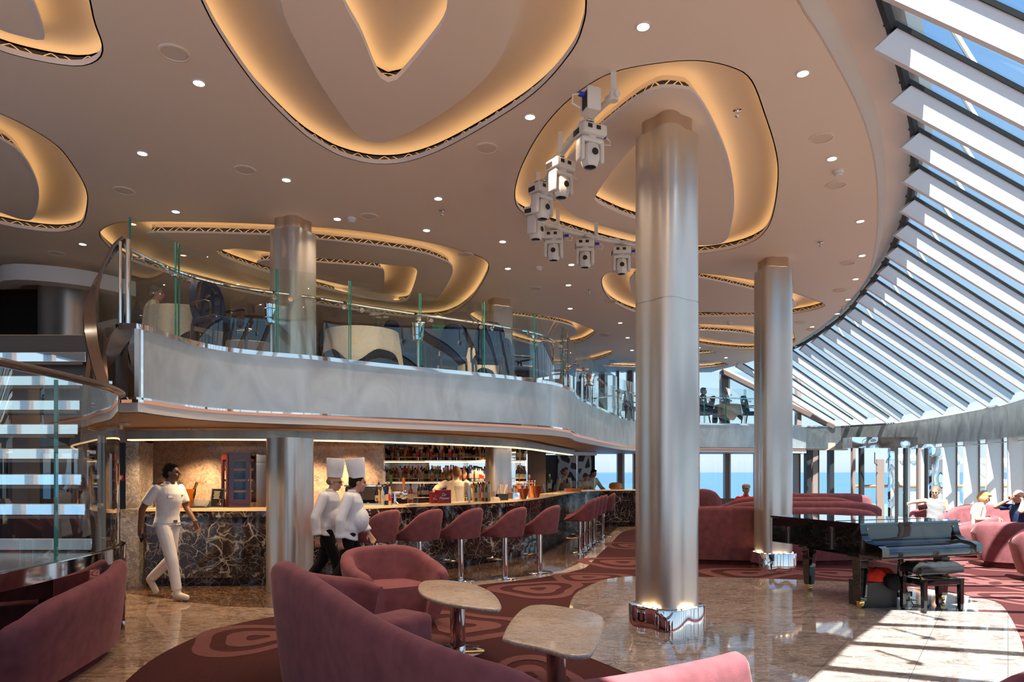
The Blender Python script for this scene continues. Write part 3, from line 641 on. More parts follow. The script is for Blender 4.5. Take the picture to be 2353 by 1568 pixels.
# ---------------------------------------------------------------- ceiling with recessed light coves
HC = CEILZ
def cz(pts, n=4):
    P = [on_z(x, y, HC) for x, y in pts]; P = catmull([(p.x, p.y, 0) for p in P], n, closed=True)
    return ccw([(p.x, p.y) for p in resample(P, max(40, min(150, int(sum((P[i]-P[i-1]).length for i in range(len(P)))/.09))), closed=True)])
COVES = [
 ('amber ceiling cove cut off at the top left corner', [(195,-30),(215,50),(234,105),(225,135),(190,150),(140,148),(70,135),(0,115),(-120,60),(-220,-80),(-40,-190),(130,-140)], [(70,-10),(103,80),(90,92),(60,86),(0,68),(-80,20),(-120,-70),(0,-110)], None, 'LED'),
 ('amber ceiling cove at the left edge below the corner one', [(-60,245),(0,262),(60,290),(130,335),(170,385),(195,430),(200,465),(190,510),(165,528),(120,533),(50,525),(0,515),(-120,490),(-260,420),(-240,310)], [(-60,300),(0,320),(40,345),(70,385),(88,430),(88,470),(75,503),(50,505),(0,488),(-100,450),(-160,380)], None, 'LED'),
 ('largest amber ceiling cove, shaped like a shield, at the top of the view', [(465,0),(520,100),(600,210),(690,300),(740,335),(790,360),(860,376),(930,372),(1010,345),(1120,285),(1230,210),(1310,120),(1337,60),(1345,0),(1330,-160),(1200,-330),(900,-420),(560,-330),(430,-120)], [(645,0),(700,130),(760,230),(820,310),(850,326),(880,328),(950,300),(1060,230),(1140,150),(1180,60),(1187,0),(1170,-120),(1050,-230),(880,-280),(680,-200)], [(788,0),(830,80),(865,165),(885,187),(905,187),(925,170),(980,105),(1020,50),(1028,0),(1010,-70),(900,-110),(800,-70)], 'OUT'),
 ('amber ceiling cove ringing the tall column, with stage lights', [(1184,455),(1190,410),(1215,350),(1260,280),(1320,220),(1400,170),(1500,148),(1600,140),(1680,155),(1725,185),(1755,260),(1780,340),(1787,400),(1780,470),(1765,520),(1735,552),(1680,572),(1600,583),(1500,578),(1400,557),(1300,527),(1230,502),(1195,482)], [(1276,435),(1281,458),(1309,488),(1349,508),(1458,541),(1530,558),(1594,564),(1661,558),(1680.6,518),(1687,451.6),(1674,369),(1641,286),(1598,216),(1564,203),(1525,201),(1498,208),(1448,236),(1382,289),(1336,332),(1292,385)], [(1368,452),(1395,410),(1458,335),(1520,292),(1560,320),(1585,420),(1596,500),(1590,522),(1560,525),(1458,503),(1400,480),(1372,465)], 'LED'),
 ('long amber ceiling cove above the upper deck tables', [(232,545),(250,520),(300,510),(500,511),(700,520),(820,530),(920,545),(1020,565),(1090,585),(1122,607),(1110,645),(1080,688),(1040,718),(990,730),(900,726),(726,700),(600,680),(450,645),(300,600)], [(345,545),(360,535),(600,540),(720,550),(860,565),(960,580),(1010,595),(1040,615),(1030,650),(1000,690),(970,702),(900,697),(726,668),(600,640),(480,600),(370,560)], 'RING', 'LED'),
 ('amber ceiling cove right of the slim upper deck column', [(1080,727),(1095,716),(1140,715),(1180,718),(1280,730),(1340,748),(1366,762),(1350,778),(1320,790),(1250,797),(1180,780),(1110,750)], [(1150,728),(1180,725),(1270,738),(1318,752),(1322,768),(1290,780),(1240,780),(1180,760)], None, 'LED'),
 ('amber ceiling cove between the two tall columns', [(1383,650),(1390,631),(1417,622),(1459,617),(1592,626),(1735,645),(1814,670),(1865,688),(1895,702),(1865,714),(1814,723),(1735,728),(1592,729),(1510,726),(1459,718),(1415,698),(1392,675)], [(1447,652),(1452,636),(1480,628),(1592,636),(1735,667),(1800,686),(1832,702),(1800,714),(1735,719),(1592,716),(1510,706),(1462,686)], None, 'LED'),
 ('amber ceiling cove just beyond the one between the tall columns', [(1560,745),(1660,747),(1735,748),(1812,758),(1825,776),(1815,790),(1735,804),(1660,800),(1590,789),(1540,768)], [(1600,762),(1660,763),(1728,770),(1736,782),(1700,788),(1640,780)], None, 'LED'),
 ('small amber ceiling cove left of the tall column, far away', [(1250,825),(1330,806),(1380,805),(1410,808),(1400,818),(1350,832),(1280,838)], None, None, 'LED'),
 ('small flat amber ceiling cove near the far windows, left', [(1385,842),(1430,833),(1480,832),(1520,838),(1470,846)], None, None, 'LED'),
 ('small amber ceiling cove near the far windows, beside the pillar', [(1560,812),(1600,805),(1640,808),(1640,812),(1600,815)], None, None, 'LED'),
 ('small flat amber ceiling cove near the far windows, right', [(1560,838),(1610,828),(1650,832),(1674,838),(1640,845),(1590,847)], None, None, 'LED'),
]
holes = []
def trough_ring(t, outer, inner, island_mat, led_out=True, led_in=True, deep=.13):
    """one recessed channel between an outer opening and an inner island; returns nothing"""
    n = len(outer)
    o1 = offset2(outer, .05); 
    def R3(p, z): return [(q[0], q[1], z) for q in p]
    mb = MB(); mb.loft([R3(offset2(outer,.075), HC+.05), R3(outer, HC+.05), R3(outer, HC), R3(offset2(outer,.012), HC)]); obj('lip', mb, M['lip'], t, 40, world=True)
    mb = MB(); mb.loft([R3(offset2(outer,.07), HC+.048), R3(offset2(outer,.07), HC+.115)]); obj('vent_band', mb, M['grille'], t, 40, world=True)
    lat = MB(); per = offset2(outer, .055); m_ = len(per)
    top, bot = HC+.112, HC+.052
    pts3 = []
    for i in range(m_):
        a, b = V((*per[i], 0)), V((*per[(i+1) % m_], 0)); k = i % 3
        z0, z1 = (bot, top) if k == 0 else ((top, bot) if k == 1 else (bot, lerp(bot, top, .9)))
        d = (b-a).normalized()*.007
        lat.add([(a.x-d.x,a.y-d.y,z0),(a.x+d.x,a.y+d.y,z0),(b.x+d.x,b.y+d.y,z1),(b.x-d.x,b.y-d.y,z1)], [(0,1,2,3)])
    obj('vent_lattice', lat, M['cove'], t, 0, world=True)
    tr = MB()
    if inner:
        inn = inner
        if led_in:
            ii = offset2(inn, -.07)
            secs = [R3(offset2(outer,.06), HC+.115), R3(offset2(outer,.05), HC+.13)]
            ra = resample([(x,y,0) for x,y in offset2(outer,.0)], 160, True); rb0 = resample([(x,y,0) for x,y in ii], 160, True)
            sh = min(range(160), key=lambda k: sum((ra[i]-rb0[(i+k) % 160]).length for i in range(0,160,8)))
            rb = [rb0[(i+sh) % 160] for i in range(160)]
            tr.loft([[(p.x,p.y,HC+.13) for p in resample([(x,y,0) for x,y in offset2(outer,.065)],160,True)], [(p.x,p.y,HC+deep+.02) for p in ra]] + [[(lerp(a,b,f).x, lerp(a,b,f).y, HC+deep+.02+.02*math.sin(f*PI)) for a, b in zip(ra, rb)] for f in (.25,.5,.75,1)])
            tr.loft([R3(ii, HC+deep+.02), R3(ii, HC+.02)])
            obj('trough', tr, M['cove'], t, 60, world=True)
            mb = MB(); mb.loft([R3(ii, HC+.03), R3(inn, HC+.03), R3(inn, HC), R3(offset2(inn,-.05), HC)]); obj('inner_lip', mb, M['lip'], t, 40, world=True)
            mb = MB(); mb.loft([R3(offset2(inn,-.062), HC+.03), R3(offset2(inn,-.062), HC+.10)]); obj('inner_vent_band', mb, M['grille'], t, 40, world=True)
            lat = MB(); per = offset2(inn, -.05); m_ = len(per)
            for i in range(m_):
                a, b = V((*per[i], 0)), V((*per[(i+1) % m_], 0)); k = i % 3
                z0, z1 = (HC+.03, HC+.10) if k == 0 else ((HC+.10, HC+.03) if k == 1 else (HC+.03, HC+.095))
                d = (b-a).normalized()*.007
                lat.add([(a.x-d.x,a.y-d.y,z0),(a.x+d.x,a.y+d.y,z0),(b.x+d.x,b.y+d.y,z1),(b.x-d.x,b.y-d.y,z1)], [(0,1,2,3)])
            obj('inner_vent_lattice', lat, M['cove'], t, 0, world=True)
            mb = MB(); mb.loft([R3(offset2(inn,-.014), HC+.034), R3(offset2(inn,-.030), HC+.034)]); obj('inner_led_strip', mb, M['led'], t, 40, world=True)
        else:
            ra = resample([(x,y,0) for x,y in offset2(outer,.065)], 160, True); rb0 = resample([(x,y,0) for x,y in inn], 160, True)
            sh = min(range(160), key=lambda k: sum((ra[i]-rb0[(i+k) % 160]).length for i in range(0,160,8)))
            rb = [rb0[(i+sh) % 160] for i in range(160)]
            tr.loft([[(lerp(a,b,f).x, lerp(a,b,f).y, z) for a, b in zip(ra, rb)] for f, z in ((0,HC+.13),(.1,HC+deep+.03),(.3,HC+deep+.035),(.55,HC+deep+.02),(.8,HC+deep-.01),(.93,HC+.07),(1,HC+.004))])
            obj('trough', tr, M['cove'], t, 60, world=True)
    else:
        c = sum((V(p) for p in outer), V((0,0)))/len(outer)
        tr.loft([R3([(lerp(p[0],c.x,f), lerp(p[1],c.y,f)) for p in offset2(outer,.065)], z) for f, z in ((0,HC+.13),(.15,HC+deep+.02),(.45,HC+deep+.035),(.8,HC+deep+.04),(.98,HC+deep+.04))], caps=False)
        tr.add([(p[0]*.02+c.x*.98, p[1]*.02+c.y*.98, HC+deep+.041) for p in offset2(outer,.065)], [tuple(range(n))])
        obj('trough', tr, M['cove'], t, 60, world=True)
    mb = MB(); mb.loft([R3(offset2(outer,.018), HC+.054), R3(offset2(outer,.034), HC+.054)]); obj('led_strip', mb, M['led'], t, 40, world=True)
islands = MB()
def island(outline, hole=None):
    vs, fs = fill_holes(outline, [hole] if hole else [], HC+.001); islands.add(vs, fs)
for label, outer, inner, pocket, led in COVES:
    o = cz(outer); i_ = cz(inner) if inner else None
    c = sum((V(p) for p in o), V((0,0)))/len(o)
    t = thing('ceiling_cove', label, 'ceiling light', (c.x, c.y, HC), kind='thing')
    trough_ring(t, o, i_, None, True, led == 'LED')
    holes.append(o)
    if i_:
        if pocket == 'RING':
            po = cz([(497,578),(530,573),(560,572),(700,590),(820,600),(900,610),(950,615),(958,635),(940,685),(920,695),(880,692),(800,678),(720,658),(600,622),(530,598)]); pi = cz([(590,604),(640,598),(722,603),(800,609),(865,615),(883,625),(878,660),(850,664),(800,657),(722,640),(640,620)])
            island(i_, po); t2 = thing('ceiling_cove', 'inner ring of amber light inside the long cove over the upper deck', 'ceiling light', (c.x, c.y, HC), kind='thing')
            trough_ring(t2, po, pi, None, True, True); island(pi)
        elif pocket:
            p_ = cz(pocket); island(i_, p_); cc = sum((V(p) for p in p_), V((0,0)))/len(p_)
            t2 = thing('ceiling_cove', 'small amber pocket light in the middle of the ' + ('largest shield shaped cove' if 'largest' in label else 'cove around the tall column'), 'ceiling light', (cc.x, cc.y, HC), kind='thing')
            trough_ring(t2, p_, None, None)
        else: island(i_)
border = [(-10.6,24.0),(7.0,24.0)] + E0[1:] + [(-10.6,-2.1)]
vs, fs = fill_holes(ccw(border), holes, HC)
mb = MB(); mb.add(vs, fs); mb.add(islands.v, islands.f)
me = mb.mesh('ceiling'); me.materials.append(M['ceil'])
o = bpy.data.objects.new('ceiling', me); COL.objects.link(o); tag(o, 'smooth beige brown ceiling with glowing cut-out shapes', 'ceiling', kind='structure')
bm = bmesh.new(); bm.from_mesh(me); bmesh.ops.recalc_face_normals(bm, faces=bm.faces)
for f in bm.faces:
    if f.normal.z > 0: f.normal_flip()
bm.to_mesh(me); bm.free()
mb = MB(); mb.prism([(-10.6,24.1),(7.0,24.1)] + [tuple(p) for p in curve_off(E0[1:], -.0)] + [(-10.6,-2.1)], HC+.32, HC+.40); tag(obj('roof_deck', mb, M['darkwall'], smooth=0), 'roof deck above the ceiling', 'roof', kind='structure')

# ---------------------------------------------------------------- recessed downlights
DL = [(457,190,'beside the shield shaped cove, towards the stairs'),(327,352,'between the left edge cove and the round ceiling speaker'),(658,413,'over the top of the column by the stairs'),(404,486,'above the curved glass railing'),(190,561,'above the broad dark column'),(775,503,'just right of the column by the stairs'),(1218,268,'between the shield shaped cove and the cove with stage lights'),(1007,456,'in the middle of the ceiling'),(980,529,'above the inner ring of the long cove'),(1155,555,'left of the last stage lights'),(1478,60,'near the top of the view, above the column cove'),(1845,168,'by the curved ceiling edge, nearest the top'),(1912,364,'above the white smoke detector'),(1977,508,'at the curved ceiling edge, level with the column cove'),(1981,587,'at the curved ceiling edge, second below the smoke detector'),(1167,617,'right of the long cove tip'),(1313,608,'below the hanging stage lights'),(1306,655,'beyond the stage lights'),(1310,709,'beyond the long cove, left of the tall column'),(1425,742,'close to the tall column, far away'),(1966,641,'where the ceiling edge turns towards the far end'),(1949,688,'above the far sloping glass'),(1924,721,'at the ceiling edge near the far sloping glass'),(1866,751,'above the far sofas'),(1452,805,'near the far windows, beside the tall column'),(1442,776,'above the far railing corner'),(1430,858,'against the far windows, left'),(1668,822,'near the far windows, beside the second column'),(1606,799,'beside the pinkish pillar')]
t0 = thing('downlight', 'x', 'downlight', (0,0,0), group='recessed downlights')
mb = MB(); mb.lathe([(.062,0),(.062,-.006),(.048,-.008),(.046,.004),(.046,.03)], n=20, caps=False); obj('trim_ring', mb, M['white'], t0)
mb = MB(); mb.lathe([(.044,0),(.03,-.004),(.001,-.006)], n=16); obj('lens', mb, M['lamp'], t0)
def place(root, first, loc, label, rz=0):
    if first[0]: first[0] = False; root.location = loc; root['label'] = label; root.rotation_euler = (0,0,rz); return root
    return dup(root, loc, rz, label)
fl = [True]; DLP = []
for px, py, w in DL:
    p = on_z(px, py, HC); DLP.append(p); place(t0, fl, (p.x, p.y, HC-.001), 'small glowing recessed downlight ' + w)
sp = thing('ceiling_speaker', 'x', 'ceiling speaker', (0,0,0), group='round ceiling speakers')
mb = MB(); mb.lathe([(.125,0),(.125,-.008),(.108,-.012),(.104,-.006)], n=32, caps=False); obj('rim', mb, M['ceil'], sp)
mb = MB(); mb.lathe([(.106,-.004),(.05,-.006),(.001,-.006)], n=32); obj('speaker_mesh', mb, pm('speaker_mesh', (.72,.62,.52), .7), sp)
fl = [True]
for px, py, w in ((401,121,'between the corner cove and the shield shaped cove'),(563,390,'above the column by the stairs'),(285,438,'right of the left edge cove'),(130,582,'above the stairs'),(848,497,'over the long cove'),(1118,340,'under the tip of the shield shaped cove'),(1070,585,'on the long cove end'),(1888,317,'by the curved ceiling edge, biggest on that side'),(1921,425,'below the smoke detector'),(1948,604,'near the ceiling edge bend'),(1930,667,'beyond the ceiling edge bend'),(1838,741,'beside the cove between the columns'),(1864,757,'above the far sloping glass'),(1390,770,'left of the tall column, far away'),(1230,663,'beyond the stage lights'),(1405,692,'beside the cove between the columns, left end'),(1408,830,'near the far windows')):
    p = on_z(px, py, HC); place(sp, fl, (p.x, p.y, HC), 'flat round ceiling speaker ' + w)
sk = thing('sprinkler', 'x', 'sprinkler', (0,0,0), group='ceiling sprinklers')
mb = MB(); mb.lathe([(.04,0),(.042,-.01),(.02,-.016),(.012,-.03)], n=14); obj('escutcheon', mb, M['chrome'], sk)
mb = MB(); mb.lathe([(.01,-.028),(.01,-.055),(.024,-.058),(.022,-.066),(.006,-.08)], n=12); obj('deflector', mb, M['steel'], sk)
fl = [True]
for px, py, w in ((1694,252,'inside the column cove, right of the column'),(1016,483,'in the middle of the ceiling, below a downlight'),(1886,556,'right of the second tall column, under the ceiling edge'),(1354,667,'beyond the hanging stage lights'),(1936,706,'near the far sloping glass'),(1828,796,'above the far sofas'),(1240,614,'left of the stage lights')):
    p = on_z(px, py, HC); place(sk, fl, (p.x, p.y, HC), 'small chrome ceiling sprinkler ' + w)
sd = thing('smoke_detector', 'x', 'smoke detector', (0,0,0), group='smoke detectors')
mb = MB(); mb.lathe([(.06,0),(.06,-.02),(.05,-.028)], n=20); obj('base', mb, M['white'], sd)
mb = MB(); mb.lathe([(.045,-.026),(.048,-.045),(.036,-.062),(.001,-.066)], n=20); obj('sensor_head', mb, M['fixture'], sd)
fl = [True]
for px, py, z, w in ((1926,393,HC,'by the curved ceiling edge'),(1677,741,HC,'between the two coves beyond the tall column'),(808,502,HC,'right of the column by the stairs'),(1238,614,HC,'near the tip of the long cove'),(449,986,2.25,'on the tan ceiling above the officer')):
    p = on_z(px, py, z); place(sd, fl, (p.x, p.y, z), 'small white smoke detector ' + w)
# ---------------------------------------------------------------- glass railing along the upper deck
def px_of(p): return CX + p[0]/p[1]*FPX
fine = [(p.x, p.y) for p in resample([(x, y, 0) for x, y in FAS], 900)]
def seg(a, b):
    q = [p for p in fine if a <= px_of(p) <= b]
    q = q[::6] + [q[-1]] if len(q) > 7 else q
    return q
rail = thing('glass_railing', 'curved clear glass railing with chrome handrail along the upper deck edge', 'railing', (0, 12, 3.15))
JO = [300,424,640,810,973,1114.5,1238,1304,1332,1350,1369,1386,1397,1426,1470,1540,1622,1671,1716,1790]
for a, b in zip(JO, JO[1:]):
    s_ = seg(a+.25, b-.25)
    if len(s_) < 2: continue
    s_ = [(p.x, p.y) for p in curve_off(s_, -.10)]
    mb = MB(); mb.wall(s_, 3.186, 4.33, .018); obj('glass_panel', mb, M['glass'], rail, 30, world=True)
    for q in (s_[0], s_[-1]):
        p = V(q); mb = MB(); mb.box((p.x, p.y, 3.76), (.012,.022,1.13)); obj('panel_edge', mb, M['glassedge'], rail, 0, world=True)
    for k in (min(len(s_)-2, 1), max(len(s_)-2, 0)):
        p = V(s_[k]); t = (V(s_[min(k+1,len(s_)-1)])-V(s_[max(k-1,0)])).normalized(); o = V((t.y,-t.x,0))
        c = V((p.x, p.y, 3.93))
        mb = MB(); mb.cyl(c+o*.02, c+o*.05, .032, n=18); mb.cyl(c+o*.05, c+o*.056, .02, n=14); mb.tube([c-o*.01, c-o*.07, c-o*.08+V((0,0,.08))], .009, 8); obj('bracket', mb, M['chrome'], rail, world=True)
hr = curve_off(fine[::9], -.19); mb = MB(); mb.tube([(p.x, p.y, 4.03) for p in hr], .024, 10); obj('handrail', mb, M['chrome'], rail, world=True)
mb = MB(); mb.cyl((-4.06,7.22,3.19),(-4.06,7.22,4.08),.022); mb.cyl((-4.13,7.2,3.19),(-4.13,7.2,4.05),.016); obj('end_post', mb, M['chrome'], rail, world=True)

# ---------------------------------------------------------------- staircase with mirror treads
stair = thing('staircase', 'open staircase with mirror steps climbing to the upper deck at the left', 'staircase', (-5.5, 6.2, 0))
YS = [1240,1160,1092,1033,977,922,866,812,772]; PXR = [214,199,190,183,182,186,193,200,206]
TR = []
for i, (y, x) in enumerate(zip(YS, PXR)):
    d = 6.15 + .185*i; z = EYE - (y-HY)/FPX*d; xr = (x-CX)/FPX*d; TR.append((xr, d, z))
    mb = MB(); mb.box(((xr-8.6)/2, d+.13, z-.02), (xr+8.6, .28, .045)); mb.box(((xr-8.6)/2, d-.008, z-.045), (xr+8.6, .02, .11)); tr = obj('tread', mb, M['mirror'], stair, 20, world=True, bevel=.008)
    mb = MB(); mb.box(((xr-8.6)/2, d-.021, z-.115), (xr+8.6-.06, .012, .028)); obj('crystal_strip', mb, M['brownmetal'], tr, 0)
    tr.children[0].data.transform(Matrix.Translation(-V((-5.5,6.2,0))))
sp_ = [(x+.05, d-.04) for x, d, z in TR] + [(-4.42,7.58)]
zs = [z for _, _, z in TR] + [3.2]
secs = [[(x, y, z-.27), (x+.05, y, z-.27), (x+.05, y, z+.12), (x, y, z+.12)] for (x, y), z in zip(sp_, zs)]
mb = MB(); mb.loft(secs, caps=True); obj('stringer', mb, M['brownmetal'], stair, 40, world=True)
base = [(-4.6,2.9),(-4.0,3.3),(-3.68,3.9),(-3.57,4.5),(-3.56,5.1),(-3.575,5.6),(-3.62,6.05),(-3.72,6.45),(-3.88,6.8),(-4.12,7.03)]
base = [(p.x, p.y) for p in catmull([(x, y, 0) for x, y in base], 5)]
poly = base + [(-8.8,6.2),(-8.8,2.9)]
mb = MB(); mb.prism(poly, .80, .90); obj('landing', mb, M['brownmetal'], stair, 30, world=True)
mb = MB(); mb.wall(base, .79, .915, .03); obj('landing_edge', mb, M['chrome'], stair, 40, world=True)
mb = MB(); mb.wall([(p.x, p.y) for p in catmull([(x, y, 0) for x, y in ((-6.4,3.6),(-5.1,4.5),(-4.35,5.4),(-3.98,6.25),(-3.90,6.8),(-4.1,7.08))], 8)], 0, .79, -.06); obj('mirror_base', mb, M['mirror'], stair, 40, world=True)
mb = MB(); mb.wall([(p.x, p.y) for p in curve_off(base[-9:], .03)], 0, .80, -.3); obj('mirror_end', mb, M['mirror'], stair, 40, world=True)
cuts = [0, 12, 23, len(base)-1]
for a, b in zip(cuts, cuts[1:]):
    s_ = [(p.x, p.y) for p in curve_off(base, -.045)][a:b+1]
    mb = MB(); mb.wall(s_, .91, 2.36, .02); obj('balustrade_glass', mb, M['glass'], stair, 30, world=True)
    mb = MB(); mb.box((s_[0][0], s_[0][1], 1.63), (.024,.016,1.44)); obj('glass_edge', mb, M['glassedge'], stair, 0, world=True)
rp_ = [(x-.03, y, 2.39) for x, y in base] + [(-4.2,7.0,2.42)]
mb = MB(); mb.tube(rp_, .05, 12, sec=[(.055*math.cos(a), .032*math.sin(a)) for a in [2*PI*k/14 for k in range(14)]]); obj('landing_handrail', mb, M['brownrail'], stair, 50, world=True)
up = [(-4.06,6.82,2.42),(-4.2,6.92,2.68),(-4.33,7.02,3.02),(-4.38,7.1,3.35),(-4.34,7.18,3.68),(-4.23,7.24,3.97),(-4.11,7.26,4.10)]
lo = [(-4.03,6.85,2.28),(-4.12,6.95,2.42),(-4.2,7.05,2.62),(-4.24,7.12,2.83),(-4.22,7.2,3.02),(-4.17,7.25,3.13),(-4.11,7.28,3.19)]
U, Lw = catmull(up, 6), catmull(lo, 6)
mb = MB(); mb.tube(U, .05, sec=[(-.055,-.018),(.055,-.018),(.06,0),(.055,.018),(-.055,.018),(-.06,0)]); obj('stair_handrail', mb, M['brownrail'], stair, 40, world=True)
mb = MB(); mb.loft([[(p.x, p.y, p.z), (q.x, q.y, q.z), (q.x+.015, q.y+.01, q.z), (p.x+.015, p.y+.01, p.z)] for p, q in zip(U, Lw)], caps=True); obj('stair_glass', mb, M['glass'], stair, 40, world=True)
mb = MB(); mb.tube(Lw, .05, sec=[(-.02,-.14),(.02,-.14),(.02,.03),(-.02,.03)]); obj('upper_stringer', mb, M['brownmetal'], stair, 40, world=True)

# ---------------------------------------------------------------- restaurant on the upper deck
DZ = 3.14
def tablecloth(r, h=.74, drop=.34, corner=.22, n=64):
    mb = MB(); prof = []
    secs = [[(.001*math.cos(2*PI*j/n), .001*math.sin(2*PI*j/n), h) for j in range(n)], [((r-.03)*math.cos(2*PI*j/n), (r-.03)*math.sin(2*PI*j/n), h) for j in range(n)]]
    for f in (0, .25, .5, .75, 1.0):
        ring = []
        for j in range(n):
            a = 2*PI*j/n; cq = abs(math.cos(2*a))**3
            dd = (drop + corner*cq)*f; rr = r + .035*f + .03*f*math.cos(4*a) + .022*f*math.sin(11*a)
            ring.append((rr*math.cos(a), rr*math.sin(a), h-.008-dd))
        secs.append(ring)
    mb.loft(secs); return mb
def dining_table(x, y, r, label, cloth_label, z=DZ):
    t = thing('dining_table', label, 'table', (x, y, z), 0, 'restaurant tables')
    mb = MB(); mb.lathe([(r-.02,.70),(r-.02,.728)], n=32); obj('tabletop', mb, M['wood'], t)
    mb = MB(); mb.lathe([(.26,0),(.25,.03),(.05,.06),(.045,.68),(.15,.70)], n=20); obj('pedestal', mb, M['wood'], t)
    c = obj('tablecloth', tablecloth(r), M['cloth']); c.location = (x, y, z); tag(c, cloth_label, 'tablecloth', 'restaurant tablecloths'); return t
TB = [(-4.62,9.62,.5,'by the stairs end of the railing'),(-2.42,11.05,.58,'right of the column by the stairs, nearest the railing'),(-.86,12.9,.52,'beside the slim column, behind the blue chairs'),(.12,14.8,.42,'right of the slim column'),(-4.7,12.2,.55,'behind the railing, with a dark pot of flowers'),(2.55,19.9,.5,'far off at the bend of the railing'),(7.25,22.95,.42,'in front of the far windows, right of the tall column')]
for x, y, r, w_ in TB: dining_table(x, y, r, 'round table under cream cloth ' + w_, 'cream tablecloth on the table ' + w_)
def make_chair(mat, label):
    t = thing('dining_chair', label, 'chair', (0,0,0), 0, 'restaurant chairs')
    mb = MB(); mb.rbox((0,0,.44), (.52,.50,.11), .04); obj('seat', mb, mat, t)
    mb = MB(); secs = []
    for z, w_, y in ((.47,.24,.22),(.65,.265,.26),(.85,.255,.30),(.98,.20,.33),(1.03,.10,.34)):
        secs.append([(-w_,y-.09*0,z)] + [(-w_*math.cos(a), y-.10+.10*math.sin(a)+.03, z) for a in [PI*k/8 for k in range(1,8)]] + [(w_,y,z)] + [(w_*.85*math.cos(a), y-.155+.10*math.sin(a)+.03, z) for a in [PI*k/8 for k in range(1,8)]])
    mb.loft(secs, caps=True); obj('backrest', mb, mat, t, 60)
    for sx in (-1,1):
        mb = MB(); mb.tube([(sx*.235,-.21,.0),(sx*.245,-.22,.42)], [.016,.024], 8); obj('leg', mb, M['wood'], t)
        mb = MB(); mb.tube([(sx*.23,.30,0),(sx*.24,.23,.42)], [.016,.024], 8); obj('leg', mb, M['wood'], t)
        mb = MB(); mb.tube([(sx*.27,-.2,.42),(sx*.275,-.19,.64),(sx*.275,-.1,.67),(sx*.26,.24,.67)], .02, 8); obj('armrest', mb, M['wood'], t)
    return t
cb = make_chair(M['chairblue'], 'x'); cf = [True]
CH = [(-1.8,11.7,2.2,'nearest the wine bucket in the middle of the railing'),(-1.12,12.08,3.6,'second right of the middle wine bucket'),(-.42,11.95,3.3,'with its back to the railing, left of the slim column'),(.45,13.6,3.9,'right of the slim column'),(.95,15.0,4.4,'right of the slim column, furthest of the row'),(-3.85,9.0,1.0,'beside the table by the stairs'),(-3.0,11.9,.6,'behind the table right of the stairs column'),(.12,13.2,2.0,'between the two tables near the slim column'),(8.05,22.9,1.57,'in front of the far windows, right of its table'),(6.45,22.95,4.7,'in front of the far windows, under the diner'),(1.95,18.7,4.4,'far off at the railing bend, left of its table'),(3.25,20.5,1.2,'far off at the railing bend, right of its table'),(3.7,21.3,1.0,'against the tall column, far off')]
for x, y, rz, w_ in CH: place(cb, cf, (x, y, DZ), 'blue restaurant armchair ' + w_, rz)
def wine_bucket(x, y, label, ztop=3.90):
    t = thing('wine_bucket_stand', label, 'wine bucket', (x, y, DZ), 0, 'wine buckets on stands')
    h = ztop-DZ; mb = MB(); mb.lathe([(.11,0),(.11,.012),(.02,.03),(.016,h-.28),(.075,h-.27),(.085,h-.26)], n=20); obj('stand', mb, M['chrome'], t)
    mb = MB(); mb.lathe([(.072,h-.262),(.085,h-.2),(.10,h-.02),(.108,h),(.10,h-.004),(.08,h-.2)], n=24, caps=False); obj('bucket', mb, M['chrome'], t)
    mb = MB()
    for zz, rr in ((h-.19,.094),(h-.07,.104)): mb.tube([(rr*math.cos(2*PI*k/24), rr*math.sin(2*PI*k/24), zz) for k in range(24)], .005, 6, loop=True)
    obj('ring', mb, M['steel'], t)
wine_bucket(-3.28, 9.30, 'silver wine bucket on a stand left of the column by the stairs'); wine_bucket(-1.46, 10.62, 'silver wine bucket on a stand in the middle of the glass railing', 3.93)
wine_bucket(1.83, 15.9, 'silver wine bucket on a stand just past the railing corner'); wine_bucket(3.2, 20.05, 'silver wine bucket on a stand at the far bend of the railing')
def flowers(x, y, z, label, r=.12, vase='pane2'):
    t = thing('flower_vase', label, 'flowers', (x, y, z)); random.seed(int(x*100))
    mb = MB(); mb.lathe([(.06,0),(.065,.14),(.06,.14),(.055,.01)], n=16, caps=False); mb.lathe([(.055,.004),(.055,.008)], n=12); obj('vase', mb, M[vase], t)
    for k in range(9):
        a = random.random()*6.28; q = r*random.random()**.5; p = V((q*math.cos(a), q*math.sin(a), .22+random.random()*.10))
        mb = MB(); mb.tube([(0,0,.02), p*.6, p], .004, 5); obj('stem', mb, M['leafg'], t)
        mb = MB()
        for j in range(6): mb.ball(p + V((.028*math.cos(j*1.05), .028*math.sin(j*1.05), .01)), (.024,.024,.012), n=8, m=4)
        mb.ball(p+V((0,0,.014)), .014, n=8, m=4); obj('blossom', mb, M['flower'], t)
flowers(-2.15, 11.0, DZ+.74, 'small vase of white flowers on the table right of the stairs column'); flowers(-4.72, 12.0, DZ+.74, 'dark pot of white flowers on the table behind the left railing', vase='bottlegreen'); flowers(7.3, 22.95, DZ+.74, 'flowers on the table in front of the far windows', .1); flowers(2.6, 19.9, DZ+.74, 'flowers on the table at the far railing bend', .1)
lp = thing('table_lamp', 'small silver shaded lamp on the table by the stairs end of the railing', 'lamp', (-4.45, 9.75, DZ+.74))
mb = MB(); mb.lathe([(.05,0),(.05,.015),(.012,.03),(.012,.10)], n=16); obj('base', mb, M['chrome'], lp)
mb = MB(); mb.lathe([(.07,.06),(.035,.17),(.034,.17),(.067,.06)], n=20, caps=False); obj('shade', mb, M['brass'], lp); mb = MB(); mb.ball((0,0,.10), .018); obj('bulb', mb, M['lamp'], lp)
wg = thing('wine_glass', 'x', 'glass', (0,0,0), 0, 'wine glasses on restaurant tables')
